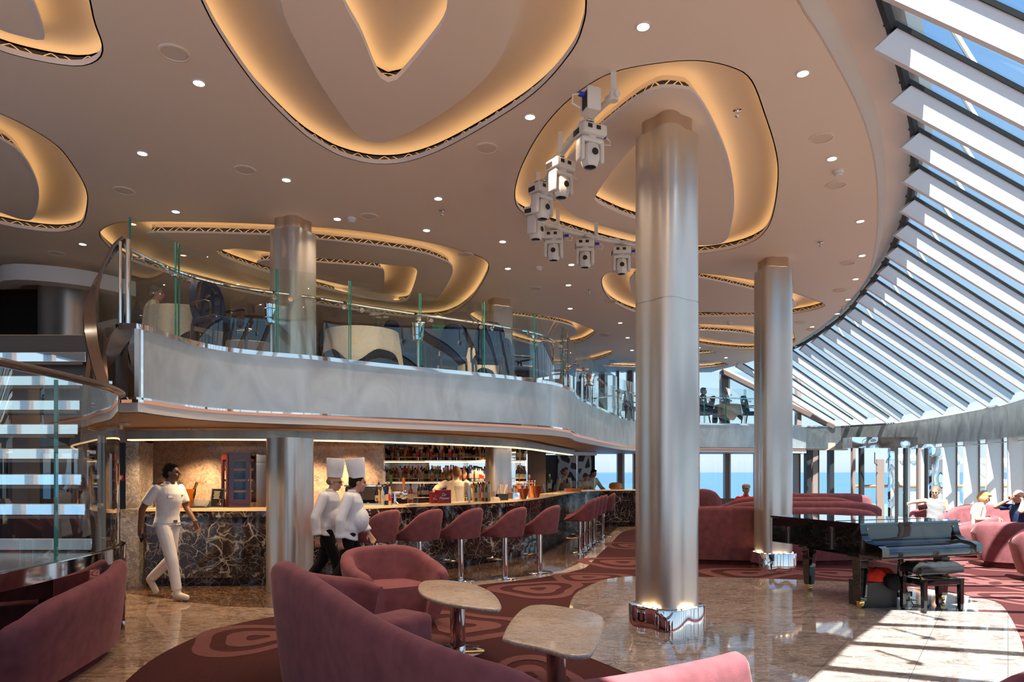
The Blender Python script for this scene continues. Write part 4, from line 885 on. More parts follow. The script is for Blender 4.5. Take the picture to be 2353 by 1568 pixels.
mb = MB(); mb.lathe([(.034,0),(.034,.003),(.004,.008),(.004,.09),(.03,.11),(.038,.14),(.032,.20),(.031,.20),(.037,.14),(.028,.112),(.002,.095)], n=18, caps=False); obj('bowl', mb, M['pane2'], wg)
gf = [True]
for x, y, w_ in ((-1.02,12.8,'left one on the table beside the slim column'),(-.72,12.75,'middle one on the table beside the slim column'),(-.55,12.95,'right one on the table beside the slim column'),(-2.75,11.15,'on the table right of the stairs column'),(7.05,22.9,'on the table in front of the far windows'),(2.35,19.8,'on the table at the far railing bend')):
    place(wg, gf, (x, y, DZ+.74), 'stemmed wine glass, ' + w_)
ex = thing('exit_sign', 'green exit sign with arrow hanging over the upper deck', 'sign', (-1.60, 15.0, 4.80))
mb = MB(); mb.box((0,0,0), (.30,.03,.10)); mb.cyl((-.1,0,.05),(-.1,0,.32),.006); mb.cyl((.1,0,.05),(.1,0,.32),.006); obj('panel', mb, M['signgreen'], ex, 0)
me = text_mesh('\u2190 EXIT', .075); me.transform(Matrix.Translation((.02,-.018,0)) @ Matrix.Rotation(R(90),4,'X')); obj('lettering', me, M['white'], ex, 0)
bk = thing('console_table', 'dark console table at the top of the stairs', 'table', (-7.0, 10.9, DZ)); mb = MB(); mb.box((0,0,.38),(.9,.4,.05)); obj('tabletop', mb, M['wood'], bk, bevel=.006)
for sx in (-.4,.4):
    for sy in (-.15,.15): mb = MB(); mb.box((sx,sy,.18),(.05,.05,.36)); obj('leg', mb, M['wood'], bk)
for k, (dx, dz, mm, w_, h) in enumerate(((-.02,.405,'navy','dark blue linen box on the console at the top of the stairs',.14),(.16,.545,'paper','stack of folded white napkins on the dark blue box',.06))):
    o = MB(); o.rbox((0,0,h/2), (.5-.16*k,.3,h), .02); q = obj('linen_box' if k == 0 else 'napkin_stack', o, M[mm]); q.location = (-7.0+dx, 10.9, DZ+dz); tag(q, w_, 'linen')
br = thing('barrier_arm', 'thin metal barrier arm tilted up beside the top of the stairs', 'barrier', (-6.62, 8.0, DZ)); mb = MB(); mb.cyl((0,0,.02),(.20,.05,.36),.016); mb.ball((0,0,.03),.03); obj('arm', mb, M['steel'], br); mb = MB(); mb.cyl((-.02,0,.02),(.32,0,.015),.012); obj('foot', mb, M['steel'], br)
# ---------------------------------------------------------------- the bar
CF = [(p.x, p.y) for p in catmull([(x, y, 0) for x, y in ((-5.2,9.62),(-3.57,9.68),(-2.31,10.2),(-1.14,11.2),(-.5,11.95),(.06,12.75),(.54,14.0),(.95,15.6),(1.47,17.5),(1.95,19.2),(2.6,19.9),(3.9,20.3))], 5)]
CTOP = 1.10
bar = thing('bar_counter', 'long curved bar counter of white veined black marble with a glowing top', 'bar counter', (-1, 11.5, 0))
mb = MB(); mb.wall(CF, .98, CTOP-.035, -.42); mb.wall([(p.x,p.y) for p in curve_off(CF,-.05)], .16, .985, -.28); mb.wall([(p.x,p.y) for p in curve_off(CF,.01)], .13, .19, -.2); obj('front', mb, M['black'], bar, 40, world=True)
mb = MB(); mb.wall([(p.x,p.y) for p in curve_off(CF,-.10)], 0, .16, -.22); obj('kick_plate', mb, M['black'], bar, 40, world=True)
mb = MB(); mb.wall([(p.x,p.y) for p in curve_off(CF,.012)], CTOP-.035, CTOP, -.44); obj('counter_top', mb, M['onyx'], bar, 40, world=True)
mb = MB(); mb.box((-5.36,9.9,.55),(.26,.66,1.09)); obj('end_panel', mb, M['greymarble'], bar, 0, world=True)
HL = [(-5.55,9.75)] + CF[2:44]
mb = MB(); mb.wall([(p.x,p.y) for p in curve_off(HL,-.04)], 2.09, 2.21, -.16); struct('trim_12', mb, M['header'], label='dull bronze beam over the bar', cat='beam', smooth=40)
mb = MB(); mb.wall([(p.x,p.y) for p in curve_off(HL,-.08)], 2.072, 2.088, -.10); struct('trim_13', mb, M['ledbar'], label='warm light line under the bronze beam over the bar', cat='light strip', smooth=40)
# shelves
SY = 14.35
wallmir = MB(); wallmir.box((-1.29, SY+.28, 1.1), (3.14, .05, 2.2)); struct('wall_mirror', wallmir, M['mirror'], label='mirror wall behind the bottle shelves', cat='wall')
SH = thing('bottle_shelves', 'mirrored shelf unit full of bottles behind the bar', 'shelves', (-.5, SY, 0))
SZ = [1.865, 1.425, 1.10]
for z in SZ:
    mb = MB(); mb.box((-1.29, SY+.05, z-.015), (3.14, .42, .03)); obj('shelf', mb, M['mirror'], SH, 0, world=True, bevel=.004)
    mb = MB(); mb.cyl((-2.8, SY-.15, z+.06), (.28, SY-.15, z+.06), .006, n=6)
    for k in range(8): mb.cyl((-2.75+k*.4, SY-.15, z), (-2.75+k*.4, SY-.15, z+.06), .005, n=6)
    obj('guard_rail', mb, M['chrome'], SH, world=True)
    mb = MB(); mb.box((-1.29, SY-.155, z-.012), (3.14, .012, .012)); obj('edge_light', mb, M['ledshelf'], SH, 0, world=True)
    if z > 1.2: mb = MB(); mb.box((-1.29, SY-.10, z-.036), (3.1, .02, .01)); obj('fill_strip', mb, M['ledbar'], SH, 0, world=True)  # strip added below the shelf to brighten the bottles
mb = MB(); mb.box((-1.29, SY+.05, .55), (3.14,.5,1.0)); obj('cabinet', mb, M['wood'], SH, 0, world=True)
# bottles: a few shapes, copied along the shelves
def glasslike(name, c, rough=.08): return pm(name, c, rough, spec=.6)
BC = {'dark': (.010,.008,.007), 'amber': (.30,.095,.012), 'green': (.02,.07,.015), 'clear': (.42,.44,.42), 'blue': (.01,.03,.30), 'red': (.30,.012,.010), 'gold': (.52,.30,.07), 'white': (.50,.45,.37)}
BM = {k: glasslike('bottle_'+k, c) for k, c in BC.items()}
PROF = {
 'tall': [(.034,0),(.036,.01),(.036,.19),(.030,.215),(.014,.24),(.013,.295)],
 'round': [(.038,0),(.05,.02),(.055,.08),(.048,.13),(.02,.165),(.014,.18),(.014,.235)],
 'square': [(.038,0),(.041,.01),(.041,.15),(.034,.175),(.014,.19),(.014,.25)],
 'slim': [(.026,0),(.028,.01),(.029,.20),(.02,.23),(.011,.25),(.011,.31)],
 'box': [(.045,0),(.046,.003),(.046,.22),(.045,.225)]}
BP = {}
def bottle_proto(shape, colr):
    t = thing('bottle', 'x', 'bottle', (0,0,-50))
    seg_ = 4 if shape == 'box' else 14
    p = PROF[shape]; h = p[-1][1]
    mb = MB(); mb.lathe(p, n=seg_); obj('glass_body', mb, BM[colr], t, 30)
    if shape != 'box':
        mb = MB(); mb.lathe([(p[-1][0]+.003, h-.02),(p[-1][0]+.003, h+.018),(.004,h+.019)], n=10); obj('cap', mb, {'dark':M['foilgold'],'amber':M['signred'],'gold':M['wood'],'green':M['foilgold']}.get(colr, M['rubber']), t)
    r = p[2][0]; z0, z1 = p[2][1]*.32, p[2][1]*.78
    if shape == 'round': z0, z1, r = .05, .085, .0545
    mb = MB(); mb.lathe([(r+.0012,z0),(r+.0012,z1)], n=seg_, caps=False); obj('label', mb, M['blabel'] if colr != 'white' else M['signred'], t, 30)
    return t
ORD = ['first','second','third','fourth','fifth','sixth','seventh','eighth','ninth','tenth','eleventh','twelfth','thirteenth','fourteenth','fifteenth','sixteenth','seventeenth','eighteenth']
CNT = {}
def put_bottle(x, y, z, shape, colr, where, group, sc=1.0):
    k = (colr, shape, where); CNT[k] = CNT.get(k, 0) + 1; n = CNT[k]
    word = {'tall':'bottle','round':'round bellied bottle','square':'square bottle','slim':'slim bottle','box':'gift box'}[shape]
    lab = '%s %s, %s such from left, %s' % (colr, word, ORD[n-1] if n <= 18 else 'number %d' % n, where)
    if (shape, colr) not in BP:
        t = bottle_proto(shape, colr); BP[(shape, colr)] = t; t.location = (x, y, z); t.rotation_euler = (0,0,random.random()*6); t['label'] = lab; t['group'] = group; t.scale = (sc,)*3
    else: dup(BP[(shape, colr)], (x, y, z), random.random()*6, lab, group, (sc,)*3)
random.seed(11)
def row(px0, px1, z, n, seq, where, group, yj=.05, y=SY):
    for i in range(n):
        d = y + random.uniform(-yj, yj); px = px0 + (px1-px0)*(i+.5)/n + random.uniform(-1.2, 1.2)
        s_, c_ = seq[i % len(seq)]
        put_bottle((px-CX)/FPX*d, d, z, s_, c_, where, group, random.uniform(.92, 1.08))
TOPSEQ = [('tall','dark'),('tall','dark'),('square','dark'),('tall','amber'),('slim','gold'),('round','white'),('round','amber'),('tall','gold'),('round','amber'),('round','red'),('tall','dark'),('box','white'),('box','white'),('tall','dark'),('tall','amber'),('box','white'),('square','red'),('tall','dark'),('box','white'),('slim','amber'),('tall','dark'),('box','white'),('tall','red'),('tall','dark'),('square','white'),('tall','amber')]
row(874, 1128, SZ[0], 34, TOPSEQ, 'top shelf behind the bar', 'bottles on the top shelf', .04)
row(880, 1126, SZ[0], 22, [('tall','dark'),('tall','red'),('slim','dark'),('box','white')], 'rear of the top shelf', 'bottles at the rear of the top shelf', .01, SY+.14)
MIDSEQ = [('tall','dark'),('tall','green'),('square','white'),('square','gold'),('tall','green'),('tall','green'),('round','amber'),('square','amber'),('tall','clear'),('square','amber'),('slim','red'),('tall','amber'),('square','dark'),('round','amber'),('square','white'),('tall','amber'),('square','clear'),('round','gold')]
row(872, 1068, SZ[1], 34, MIDSEQ, 'middle shelf behind the bar', 'bottles on the middle shelf', .05)
row(1068, 1126, SZ[1], 12, [('square','white'),('slim','blue'),('slim','blue'),('tall','clear'),('tall','white'),('tall','clear'),('slim','clear'),('tall','white')], 'right end of the middle shelf', 'bottles on the right of the middle shelf', .04)
row(960, 1050, SZ[2]-.02, 14, [('tall','dark'),('tall','blue'),('slim','dark')], 'lowest shelf behind the bar', 'bottles on the lowest shelf', .04)
row(1086, 1126, SZ[2]-.02, 8, [('tall','green'),('tall','amber'),('tall','green')], 'right end of the lowest shelf', 'bottles on the right of the lowest shelf', .04)
row(1188, 1209, SZ[0], 7, [('slim','green'),('slim','clear'),('tall','green')], 'top shelf right of the slim column', 'bottles right of the slim column, top', .05)
row(1188, 1209, SZ[1], 8, [('tall','dark'),('slim','red'),('slim','clear'),('slim','dark')], 'middle shelf right of the slim column', 'bottles right of the slim column, middle', .05)
def on_bar(px, back=.25):      # a point on the bar top seen at this column
    best = min(CF, key=lambda p: abs(px_of(p)-px)); i = CF.index(best)
    q = curve_off(CF, -back)[i]; k = (px-CX)/FPX
    return V((k*q.y, q.y, CTOP))
row(862, 900, CTOP, 6, [('slim','dark'),('slim','gold'),('slim','clear'),('slim','blue'),('slim','dark'),('slim','white')], 'bar top beside the beer taps', 'small bottles by the beer taps', .02, 10.75)
row(1087, 1125, CTOP, 8, [('slim','gold'),('slim','green'),('slim','clear'),('slim','white'),('slim','red')], 'bar top right of the bartender', 'small bottles right of the bartender', .02, 12.0)
# beer taps, coolers and clutter on the bar top
p = on_bar(907, .30); tp = thing('beer_tap_tower', 'chrome beer tap tower with three tall handles on the bar', 'beer tap', p)
mb = MB(); mb.lathe([(.07,0),(.07,.02),(.03,.05),(.028,.19)], n=20); mb.cyl((-.16,0,.19),(.16,0,.19),.026); mb.ball((.14,0,.16),(.07,.07,.075)); obj('tower', mb, M['chrome'], tp)
for dx, h, mm in ((-.17,.26,'paper'),(-.06,.20,'leafg'),(.14,.16,'orange')):
    mb = MB(); mb.cyl((dx,0,.20),(dx+.008,0,.26),.009); mb.lathe([(.012,.25),(.018,.30),(.026,.25+h),(.012,.27+h)], c=(dx,0,0), n=12); obj('tap_handle', mb, M[mm], tp)
    mb = MB(); mb.tube([(dx,-.02,.18),(dx,-.09,.17),(dx,-.10,.11)], .010, 8); obj('spout', mb, M['chrome'], tp)
p = on_bar(948, .25); ib = thing('ice_bucket', 'flared clear acrylic ice bucket with a pink bottle, beside the beer taps', 'ice bucket', p)
mb = MB(); mb.lathe([(.075,0),(.078,.005),(.10,.12),(.135,.26),(.131,.26),(.096,.12),(.07,.01)], n=24, caps=False); obj('bucket', mb, M['pane2'], ib)
put_bottle(p.x-.03, p.y, CTOP+.02, 'tall', 'red', 'acrylic ice bucket on the bar', 'iced bottle')
for k, (dx, dz, rz, w_) in enumerate(((.02,0,.3,'lower'),(.04,.012,.9,'upper'))):
    o = MB(); o.box((0,0,.005), (.20,.14,.009)); q = obj('menu_card', o, M['paper'], smooth=0); q.location = p + V((dx,-.2,dz)); q.rotation_euler = (0,0,rz); tag(q, w_ + ' pale menu card lying before the acrylic ice bucket', 'card')
for px, w_, sc in ((1002,'left smaller',.85),(1018,'right larger',1.0)):
    p = on_bar(px, .28); c_ = thing('soda_carton', w_ + ' red soda can carton beside the bartender', 'carton', p, R(24)); c_.scale = (sc,)*3
    mb = MB(); mb.box((0,0,.11), (.24,.14,.22)); obj('carton_box', mb, M['sodared'], c_, 0, bevel=.006)
    mb = MB(); mb.lathe([(.085,0),(.085,.002)], n=28, sx=1, sy=.85); mb_m = mb.mesh('x'); mb_m.transform(Matrix.Translation((.01,-.0715,.11)) @ Matrix.Rotation(R(90),4,'X')); obj('oval_logo', mb_m, pm('logo_maroon', (.16,.004,.01), .4), c_)
    me = text_mesh('Dr', .07, .001, .25); me.transform(Matrix.Translation((-.01,-.076,.14)) @ Matrix.Rotation(R(90),4,'X')); obj('lettering', me, M['white'], c_, 0)
    me = text_mesh('Pepper', .062, .001, .25); me.transform(Matrix.Translation((.0,-.076,.085)) @ Matrix.Rotation(R(90),4,'X')); obj('lettering', me, M['white'], c_, 0)
p = on_bar(1064, .22); j = thing('acrylic_bin', 'clear plastic ice bin standing on the bar before the bartender', 'bin', p)
mb = MB(); mb.lathe([(.10,0),(.11,.01),(.15,.28),(.146,.28),(.106,.015)], n=20, caps=False); obj('bin', mb, M['pane2'], j); mb = MB(); mb.box((.11,.02,.14),(.03,.2,.30)); obj('holder', mb, M['steel'], j, 0)
p = on_bar(1152, .2); s_ = thing('straw_box', 'black box full of pale paper straws on the bar', 'straws', p, R(40))
mb = MB(); mb.box((0,0,.06), (.24,.12,.12)); obj('holder', mb, M['blackbox'], s_, 0, bevel=.006)
random.seed(5)
for k in range(16):
    a = (-.09+.18*k/15*.75, random.uniform(-.03,.03), .08); mb = MB(); mb.cyl(a, (a[0]+random.uniform(-.02,.04)+(.06 if k > 12 else 0), a[1], .29), .006, n=6); obj('straw', mb, M['paper'] if k % 3 else M['cream'], s_)
p = on_bar(1135, .26); q = thing('steel_cup', 'small steel shaker cup left of the straws', 'cup', p); mb = MB(); mb.lathe([(.038,0),(.045,.17),(.041,.17),(.035,.01)], n=18, caps=False); mb.lathe([(.036,.004),(.036,.01)], n=14); obj('cup', mb, M['chrome'], q)
p = on_bar(1137, .14); q = thing('napkin_caddy', 'low pale napkin caddy in front of the straws', 'caddy', p, R(40)); mb = MB(); mb.box((0,0,.02),(.14,.14,.04)); obj('tray', mb, M['cream'], q, 0, bevel=.004); mb = MB(); mb.box((0,0,.05),(.11,.11,.03)); obj('napkins', mb, M['paper'], q, 0)
p = on_bar(1180, .22); q = thing('steel_caddy', 'square steel caddy right of the straws', 'caddy', p, R(50)); mb = MB(); mb.box((0,0,.065),(.2,.14,.13)); obj('body', mb, M['chrome'], q, 0, bevel=.006); mb = MB(); mb.cyl((.02,0,.13),(.02,0,.20),.03); obj('shaker', mb, M['steel'], q)
def copper_bucket(px, r, h, label, back=.3):
    p = on_bar(px, back); q = thing('copper_bucket', label, 'bucket', p, 0, 'copper buckets on the bar')
    mb = MB(); mb.lathe([(r*.62,0),(r*.66,.01),(r*.85,h*.5),(r,h),(r*.96,h),(r*.8,h*.5),(r*.6,.015)], n=24, caps=False); obj('bucket', mb, M['copper'], q)
    random.seed(px)
    for k in range(5):
        a = random.random()*6.28; b = V((r*.5*math.cos(a), r*.5*math.sin(a), h*.9)); mb = MB(); mb.cyl(b, b+V((.04*math.cos(a),.04*math.sin(a),.10)), .008, n=6); mb.ball(b+V((.04*math.cos(a),.04*math.sin(a),.11)), .02, n=8, m=5); obj('utensil', mb, M['copper'], q)
copper_bucket(1198, .15, .20, 'copper bucket of bar tools right of the steel caddy'); copper_bucket(1226, .17, .24, 'largest copper ice bucket where the bar bends', .25)
p = on_bar(1216, .33); q = thing('copper_tap', 'tall slim copper tap standing behind the copper buckets', 'tap', p); mb = MB(); mb.cyl((0,0,0),(0,0,.36),.016); mb.cyl((0,0,.30),(.08,-.02,.30),.013); mb.lathe([(.014,.36),(.022,.40),(.02,.46),(.006,.47)], n=10); obj('column', mb, M['copper'], q)
p = on_bar(1262, .3); ch = thing('champagne_bucket', 'clear bucket with a champagne bottle, far along the bar', 'champagne bucket', p); mb = MB(); mb.lathe([(.09,0),(.14,.24),(.135,.24),(.085,.01)], n=20, caps=False); obj('bucket', mb, M['pane2'], ch)
put_bottle(p.x+.01, p.y, CTOP+.08, 'tall', 'green', 'champagne bucket far along the bar', 'iced champagne', 1.25)
p = on_bar(1316, .3); q = MB(); q.box((0,0,.045), (.42,.16,.09)); o = obj('orange_box', q, M['orange'], smooth=0, bevel=.006); o.location = p; o.rotation_euler = (0,0,R(15)); tag(o, 'flat orange box near the far end of the bar', 'box')
# left end of the bar
p = V(((428-CX)/FPX*9.95, 9.95, CTOP)); ob = thing('orange_bucket', 'orange champagne bucket beside the officer', 'champagne bucket', p)
mb = MB(); mb.lathe([(.082,0),(.088,.01),(.135,.27),(.131,.27),(.084,.012)], n=28, caps=False); mb.lathe([(.083,.006),(.083,.012)], n=20); obj('bucket', mb, M['orange'], ob)
cb2 = thing('champagne_bottle', 'x', 'bottle', (0,0,0), 0, 'champagne bottles in the orange bucket')
mb = MB(); mb.lathe([(.042,0),(.045,.02),(.045,.17),(.018,.25),(.015,.27)], n=18); obj('glass_body', mb, M['bottlegreen'], cb2); mb = MB(); mb.lathe([(.02,.22),(.018,.30),(.021,.31),(.019,.345),(.004,.35)], n=14); obj('foil', mb, M['foilgold'], cb2)
cb2.location = p + V((-.05,.01,.06)); cb2.rotation_euler = (0,R(-8),0); cb2['label'] = 'upright gold foiled bottle in the orange bucket, left'
dup(cb2, p + V((.03,.0,.05)), 0, 'tilted gold foiled bottle in the orange bucket, right').rotation_euler = (0,R(22),0)
tb = thing('tablet_holder', 'black tilted tablet holder on the left end of the bar', 'tablet', V(((461-CX)/FPX*9.95, 9.95, CTOP))); mb = MB(); mb.add([(-.15,-.10,0),(.13,-.10,0),(.13,.10,0),(-.15,.10,0),(-.17,-.10,.03),(.09,-.10,.03),(.09,.10,.10),(-.17,.10,.10)], [(0,3,2,1),(4,5,6,7),(0,1,5,4),(1,2,6,5),(2,3,7,6),(3,0,4,7)]); obj('body', mb, M['blackbox'], tb, 0, bevel=.004)
fr = thing('cocktail_menu', 'framed dark cocktail menu leaning against the cigar cabinet', 'menu', V(((497-CX)/FPX*9.98, 9.98, CTOP)), R(-8))
tilt = Matrix.Rotation(R(-12),4,'X')
mb = MB(); mb.box((0,0,.14),(.20,.012,.28), M=tilt); obj('frame', mb, M['steel'], fr, 0); mb = MB(); mb.box((.004,-.008,.14),(.18,.004,.255), M=tilt); obj('card', mb, M['screen'], fr, 0)
mb = MB()
for k in range(7): mb.box((-.01,-.0115,.235-.017*k),(.10-.01*(k % 3),.002,.005), M=tilt)
obj('text_lines', mb, M['cream'], fr, 0); mb = MB(); mb.lathe([(.03,.03),(.032,.06),(.006,.065),(.006,.10),(.03,.12)], c=(.05,-.012,0), n=10, sy=.1, M=tilt); obj('printed_glass', mb, M['copper'], fr)
cg = thing('cigar_cabinet', 'tall mahogany display cabinet with glass doors on the left end of the bar', 'cabinet', V(((541-CX)/FPX*10.05, 10.05, CTOP)), 0)
w_, h_ = .25, .80
fp = [(-.215,.06),(-.045,-.12),(.215,.0),(.215,.22),(-.215,.22)]
mb = MB(); mb.prism([(x*1.04,y*1.04) for x,y in fp], h_-.02, h_); mb.prism(fp, 0, .07); mb.prism(fp, .76, .785)
for x, y in fp: mb.box((x*.97, y*.97+.005, .42), (.03,.03,.72))
mb.box((0,.21,.42),(.42,.012,.72)); obj('body', mb, M['cabinet'], cg, 0)
for z in (.22,.38,.54,.68):
    mb = MB(); mb.prism([(x*.9,y*.85+.02) for x,y in fp], z, z+.03); obj('shelf', mb, M['shelfwood'], cg, 0)
for (a, b) in ((fp[0],fp[1]),(fp[1],fp[2])):
    a, b = V((*a,0)), V((*b,0)); t = (b-a).normalized(); o = V((t.y,-t.x,0)); L_ = (b-a).length
    mb = MB(); ang = math.atan2(t.y, t.x)
    for f0, f1, z0, z1 in ((0,.22,.05,.76),(.78,1,.05,.76),(.22,.78,.05,.12),(.22,.78,.70,.76)):
        c = a+t*L_*(f0+f1)/2+o*.008; mb.box((c.x,c.y,(z0+z1)/2),(L_*(f1-f0),.022,z1-z0),ang)
    dr = obj('door', mb, M['cabinet'], cg, 0); c = a+t*L_*.5+o*.004
    mb = MB(); mb.box((c.x,c.y,.41),(L_*.58,.005,.60),ang); obj('door_glass', mb, M['pane2'], dr, 0)
    if b.x > 0: c = a+t*L_*.91+o*.025; mb = MB(); mb.ball(c+V((0,0,.40)),.012); obj('knob', mb, M['brass'], dr)
pn = thing('steel_fridge', 'brushed steel refrigerator behind the cigar cabinet', 'refrigerator', V((-3.98,11.2,0))); mb = MB(); mb.box((0,0,.95),(.9,.4,1.9)); obj('body', mb, M['steel'], pn, 0, bevel=.01); mb = MB(); mb.box((0,-.21,.9),(.86,.02,1.7)); d_ = obj('door', mb, M['steel'], pn, 0, bevel=.004); mb = MB(); mb.cyl((.36,-.25,.7),(.36,-.25,1.2),.012); obj('handle', mb, M['chrome'], d_); mb = MB(); mb.box((0,-.205,1.84),(.88,.02,.10)); obj('grille', mb, M['steel'], pn, 0)
em = thing('espresso_machine', 'chrome and black espresso machine behind the two chefs', 'coffee machine', V(((838-CX)/FPX*11.0, 11.0, CTOP-.02))); em.location = V((-2.32, 10.95, 1.0))
mb = MB(); mb.rbox((0,0,.28),(.62,.42,.22),.03); mb.rbox((0,.05,.08),(.6,.34,.16),.02); obj('body', mb, M['blackbox'], em); mb = MB(); mb.box((0,-.12,.10),(.58,.25,.05)); obj('drip_tray', mb, M['steel'], em, 0); mb = MB(); mb.box((0,-.02,.40),(.64,.38,.02)); obj('cup_rack', mb, M['chrome'], em, 0)
for dx in (-.17,.02,.2):
    mb = MB(); mb.cyl((dx,-.16,.20),(dx,-.16,.26),.035); mb.cyl((dx,-.18,.215),(dx+.02,-.34,.20),.012); obj('portafilter', mb, M['chrome'], em)
mb = MB(); mb.tube([(-.22,-.25,.0),(-.22,-.25,.16),(-.14,-.25,.24),(-.14,-.25,.34)], .012, 8); obj('light_strip', mb, M['neon'], em)
# far end: patterned screen, dark door, glass guard
m, nt, b = newmat('voronoi_screen'); mp = coords(nt, (2.6,2.6,1.5)); vo = N(nt, 'ShaderNodeTexVoronoi', Scale=1.35, feature='DISTANCE_TO_EDGE'); nt.links.new(mp.outputs[0], vo.inputs['Vector']); rr = ramp(nt, [(.0,(.75,.80,.82)),(.105,(.75,.80,.82)),(.12,(.035,.042,.055))]); nt.links.new(vo.outputs['Distance'], rr.inputs[0]); nt.links.new(rr.outputs[0], b.inputs['Base Color'])
sc_ = thing('patterned_screen', 'dark screen with a white web of pebble shapes at the far end of the bar', 'screen', V((2.05, 21.6, 0)), R(4)); mb = MB(); mb.box((-.31,0,1.08),(.60,.05,2.12)); obj('panel', mb, m, sc_, 0); mb = MB(); mb.box((.24,.03,1.08),(.46,.05,2.12)); obj('panel', mb, m, sc_, 0); mb = MB(); mb.box((-.03,0,2.19),(1.3,.16,.1)); obj('header', mb, M['steel'], sc_, 0)
d2 = thing('door_2', 'dark grey door beside the patterned screen', 'door', (1.22, 21.7, 0), R(4), kind='structure'); mb = MB(); mb.box((0,0,1.08),(.56,.06,2.16)); obj('door_leaf', mb, M['greydoor'], d2, 0); mb = MB(); mb.box((.0,-.035,1.32),(.14,.006,.12)); obj('notice', mb, M['paper'], d2, 0); mb = MB(); mb.cyl((.22,-.05,1.0),(.22,-.05,1.12),.01); obj('door_handle', mb, M['steel'], d2)
mb = MB(); mb.box((.62, 17.2, 1.1),(.46,.1,2.2)); struct('wall_bar_end', mb, M['darkwall'], label='dark wall panel between the bottle shelves and the grey door', cat='wall')
gg = thing('sneeze_guard', 'slanted glass sneeze guard over the far end of the bar', 'glass guard', V((2.3, 19.0, CTOP)))
mb = MB(); mb.cyl((0,0,0),(0,0,.35),.012); mb.cyl((1.5,.6,0),(1.5,.6,.35),.012); obj('post', mb, M['brass'], gg); mb = MB(); mb.add([(-.45,-.2,.45),(1.7,.5,.45),(1.7,.3,.2),(-.35,-.4,.2),(-.45,-.2,.458),(1.7,.5,.458),(1.7,.3,.208),(-.35,-.4,.208)],[(0,1,2,3),(7,6,5,4),(0,4,5,1),(1,5,6,2),(2,6,7,3),(3,7,4,0)]); obj('glass', mb, M['pane2'], gg, 0)
bb = thing('bread_basket', 'round woven basket on the far right end of the bar', 'basket', V((3.1, 20.45, CTOP))); mb = MB(); mb.lathe([(.15,0),(.2,.05),(.19,.16),(.12,.2),(.02,.21)], n=20); obj('basket', mb, M['shelfwood'], bb)
# red signs by the service door, extractor and camera details on the tan ceiling
for k, (px, w_) in enumerate(((279,'left'),(294,'right'))):
    q = thing('fire_sign', '%s small red fire sign on the dark wall behind the officer' % w_, 'sign', at_d(px, 1098, 10.35)); mb = MB(); mb.box((0,0,0),(.085,.012,.09)); obj('plate', mb, M['signred'], q, 0); mb = MB(); mb.box((-.012,-.008,0),(.03,.004,.05)); mb.box((.022,-.008,.012),(.012,.004,.03)); obj('symbol', mb, M['white'], q, 0)
for px, py, w_ in ((545,994,'above the marble wall'),(274,972,'beside the stairs')):
    p = on_z(px, py, 2.25); q = thing('ceiling_camera', 'white boxy fitting on the tan ceiling ' + w_, 'ceiling fitting', (p.x, p.y, 2.25)); mb = MB(); mb.box((0,0,-.02),(.24,.12,.03)); obj('plate', mb, M['fixture'], q, 0, bevel=.004); mb = MB(); mb.box((-.02,0,-.06),(.09,.09,.06)); obj('housing', mb, M['fixture'], q, 0, bevel=.01)
# ---------------------------------------------------------------- upholstered seats
def backshell(path, hs, th=.13, z0=.06, inset=.05, lean=.03):
    """upright padded shell along a plan path; hs gives the height at each point; outside is the right-hand side"""
    P = [V((p[0], p[1])) for p in path]; mb = MB(); secs = []; n = len(P)
    for i in range(n):
        t = (P[min(i+1, n-1)] - P[max(i-1, 0)]).normalized(); o = V((t.y, -t.x)); h = hs[i]
        r = th/2; ef = 1.0
        if i in (0, n-1): ef = .55
        elif i in (1, n-2): ef = .88
        ring = []
        def q(off, z): p = P[i] + o*off; ring.append((p.x, p.y, z))
        q(-inset, z0+.02); q(-inset*.4, z0+(h-z0)*.3); q(lean*.6*ef, z0+(h-z0)*.7); q(lean*ef, h-r*1.3)
        for k in range(1, 6):
            a = PI*k/6; q(lean-r+r*math.cos(a)*ef, h-r*1.3+r*1.3*math.sin(a)*ef)
        q(lean-2*r+(1-ef)*r, h-r*1.3); q(-th-.02, z0+(h-z0)*.5); q(-th-inset, z0+.02)
        secs.append(ring)
    return mb.loft(secs, caps=True)
def smooth_vals(vals, n):
    c = catmull([(i, v, 0) for i, v in enumerate(vals)], 12); m = len(c)-1; out = []
    for i in range(n):
        f = i/(n-1)*m; k = min(int(f), m-1); out.append(lerp(c[k].y, c[k+1].y, f-k))
    return out
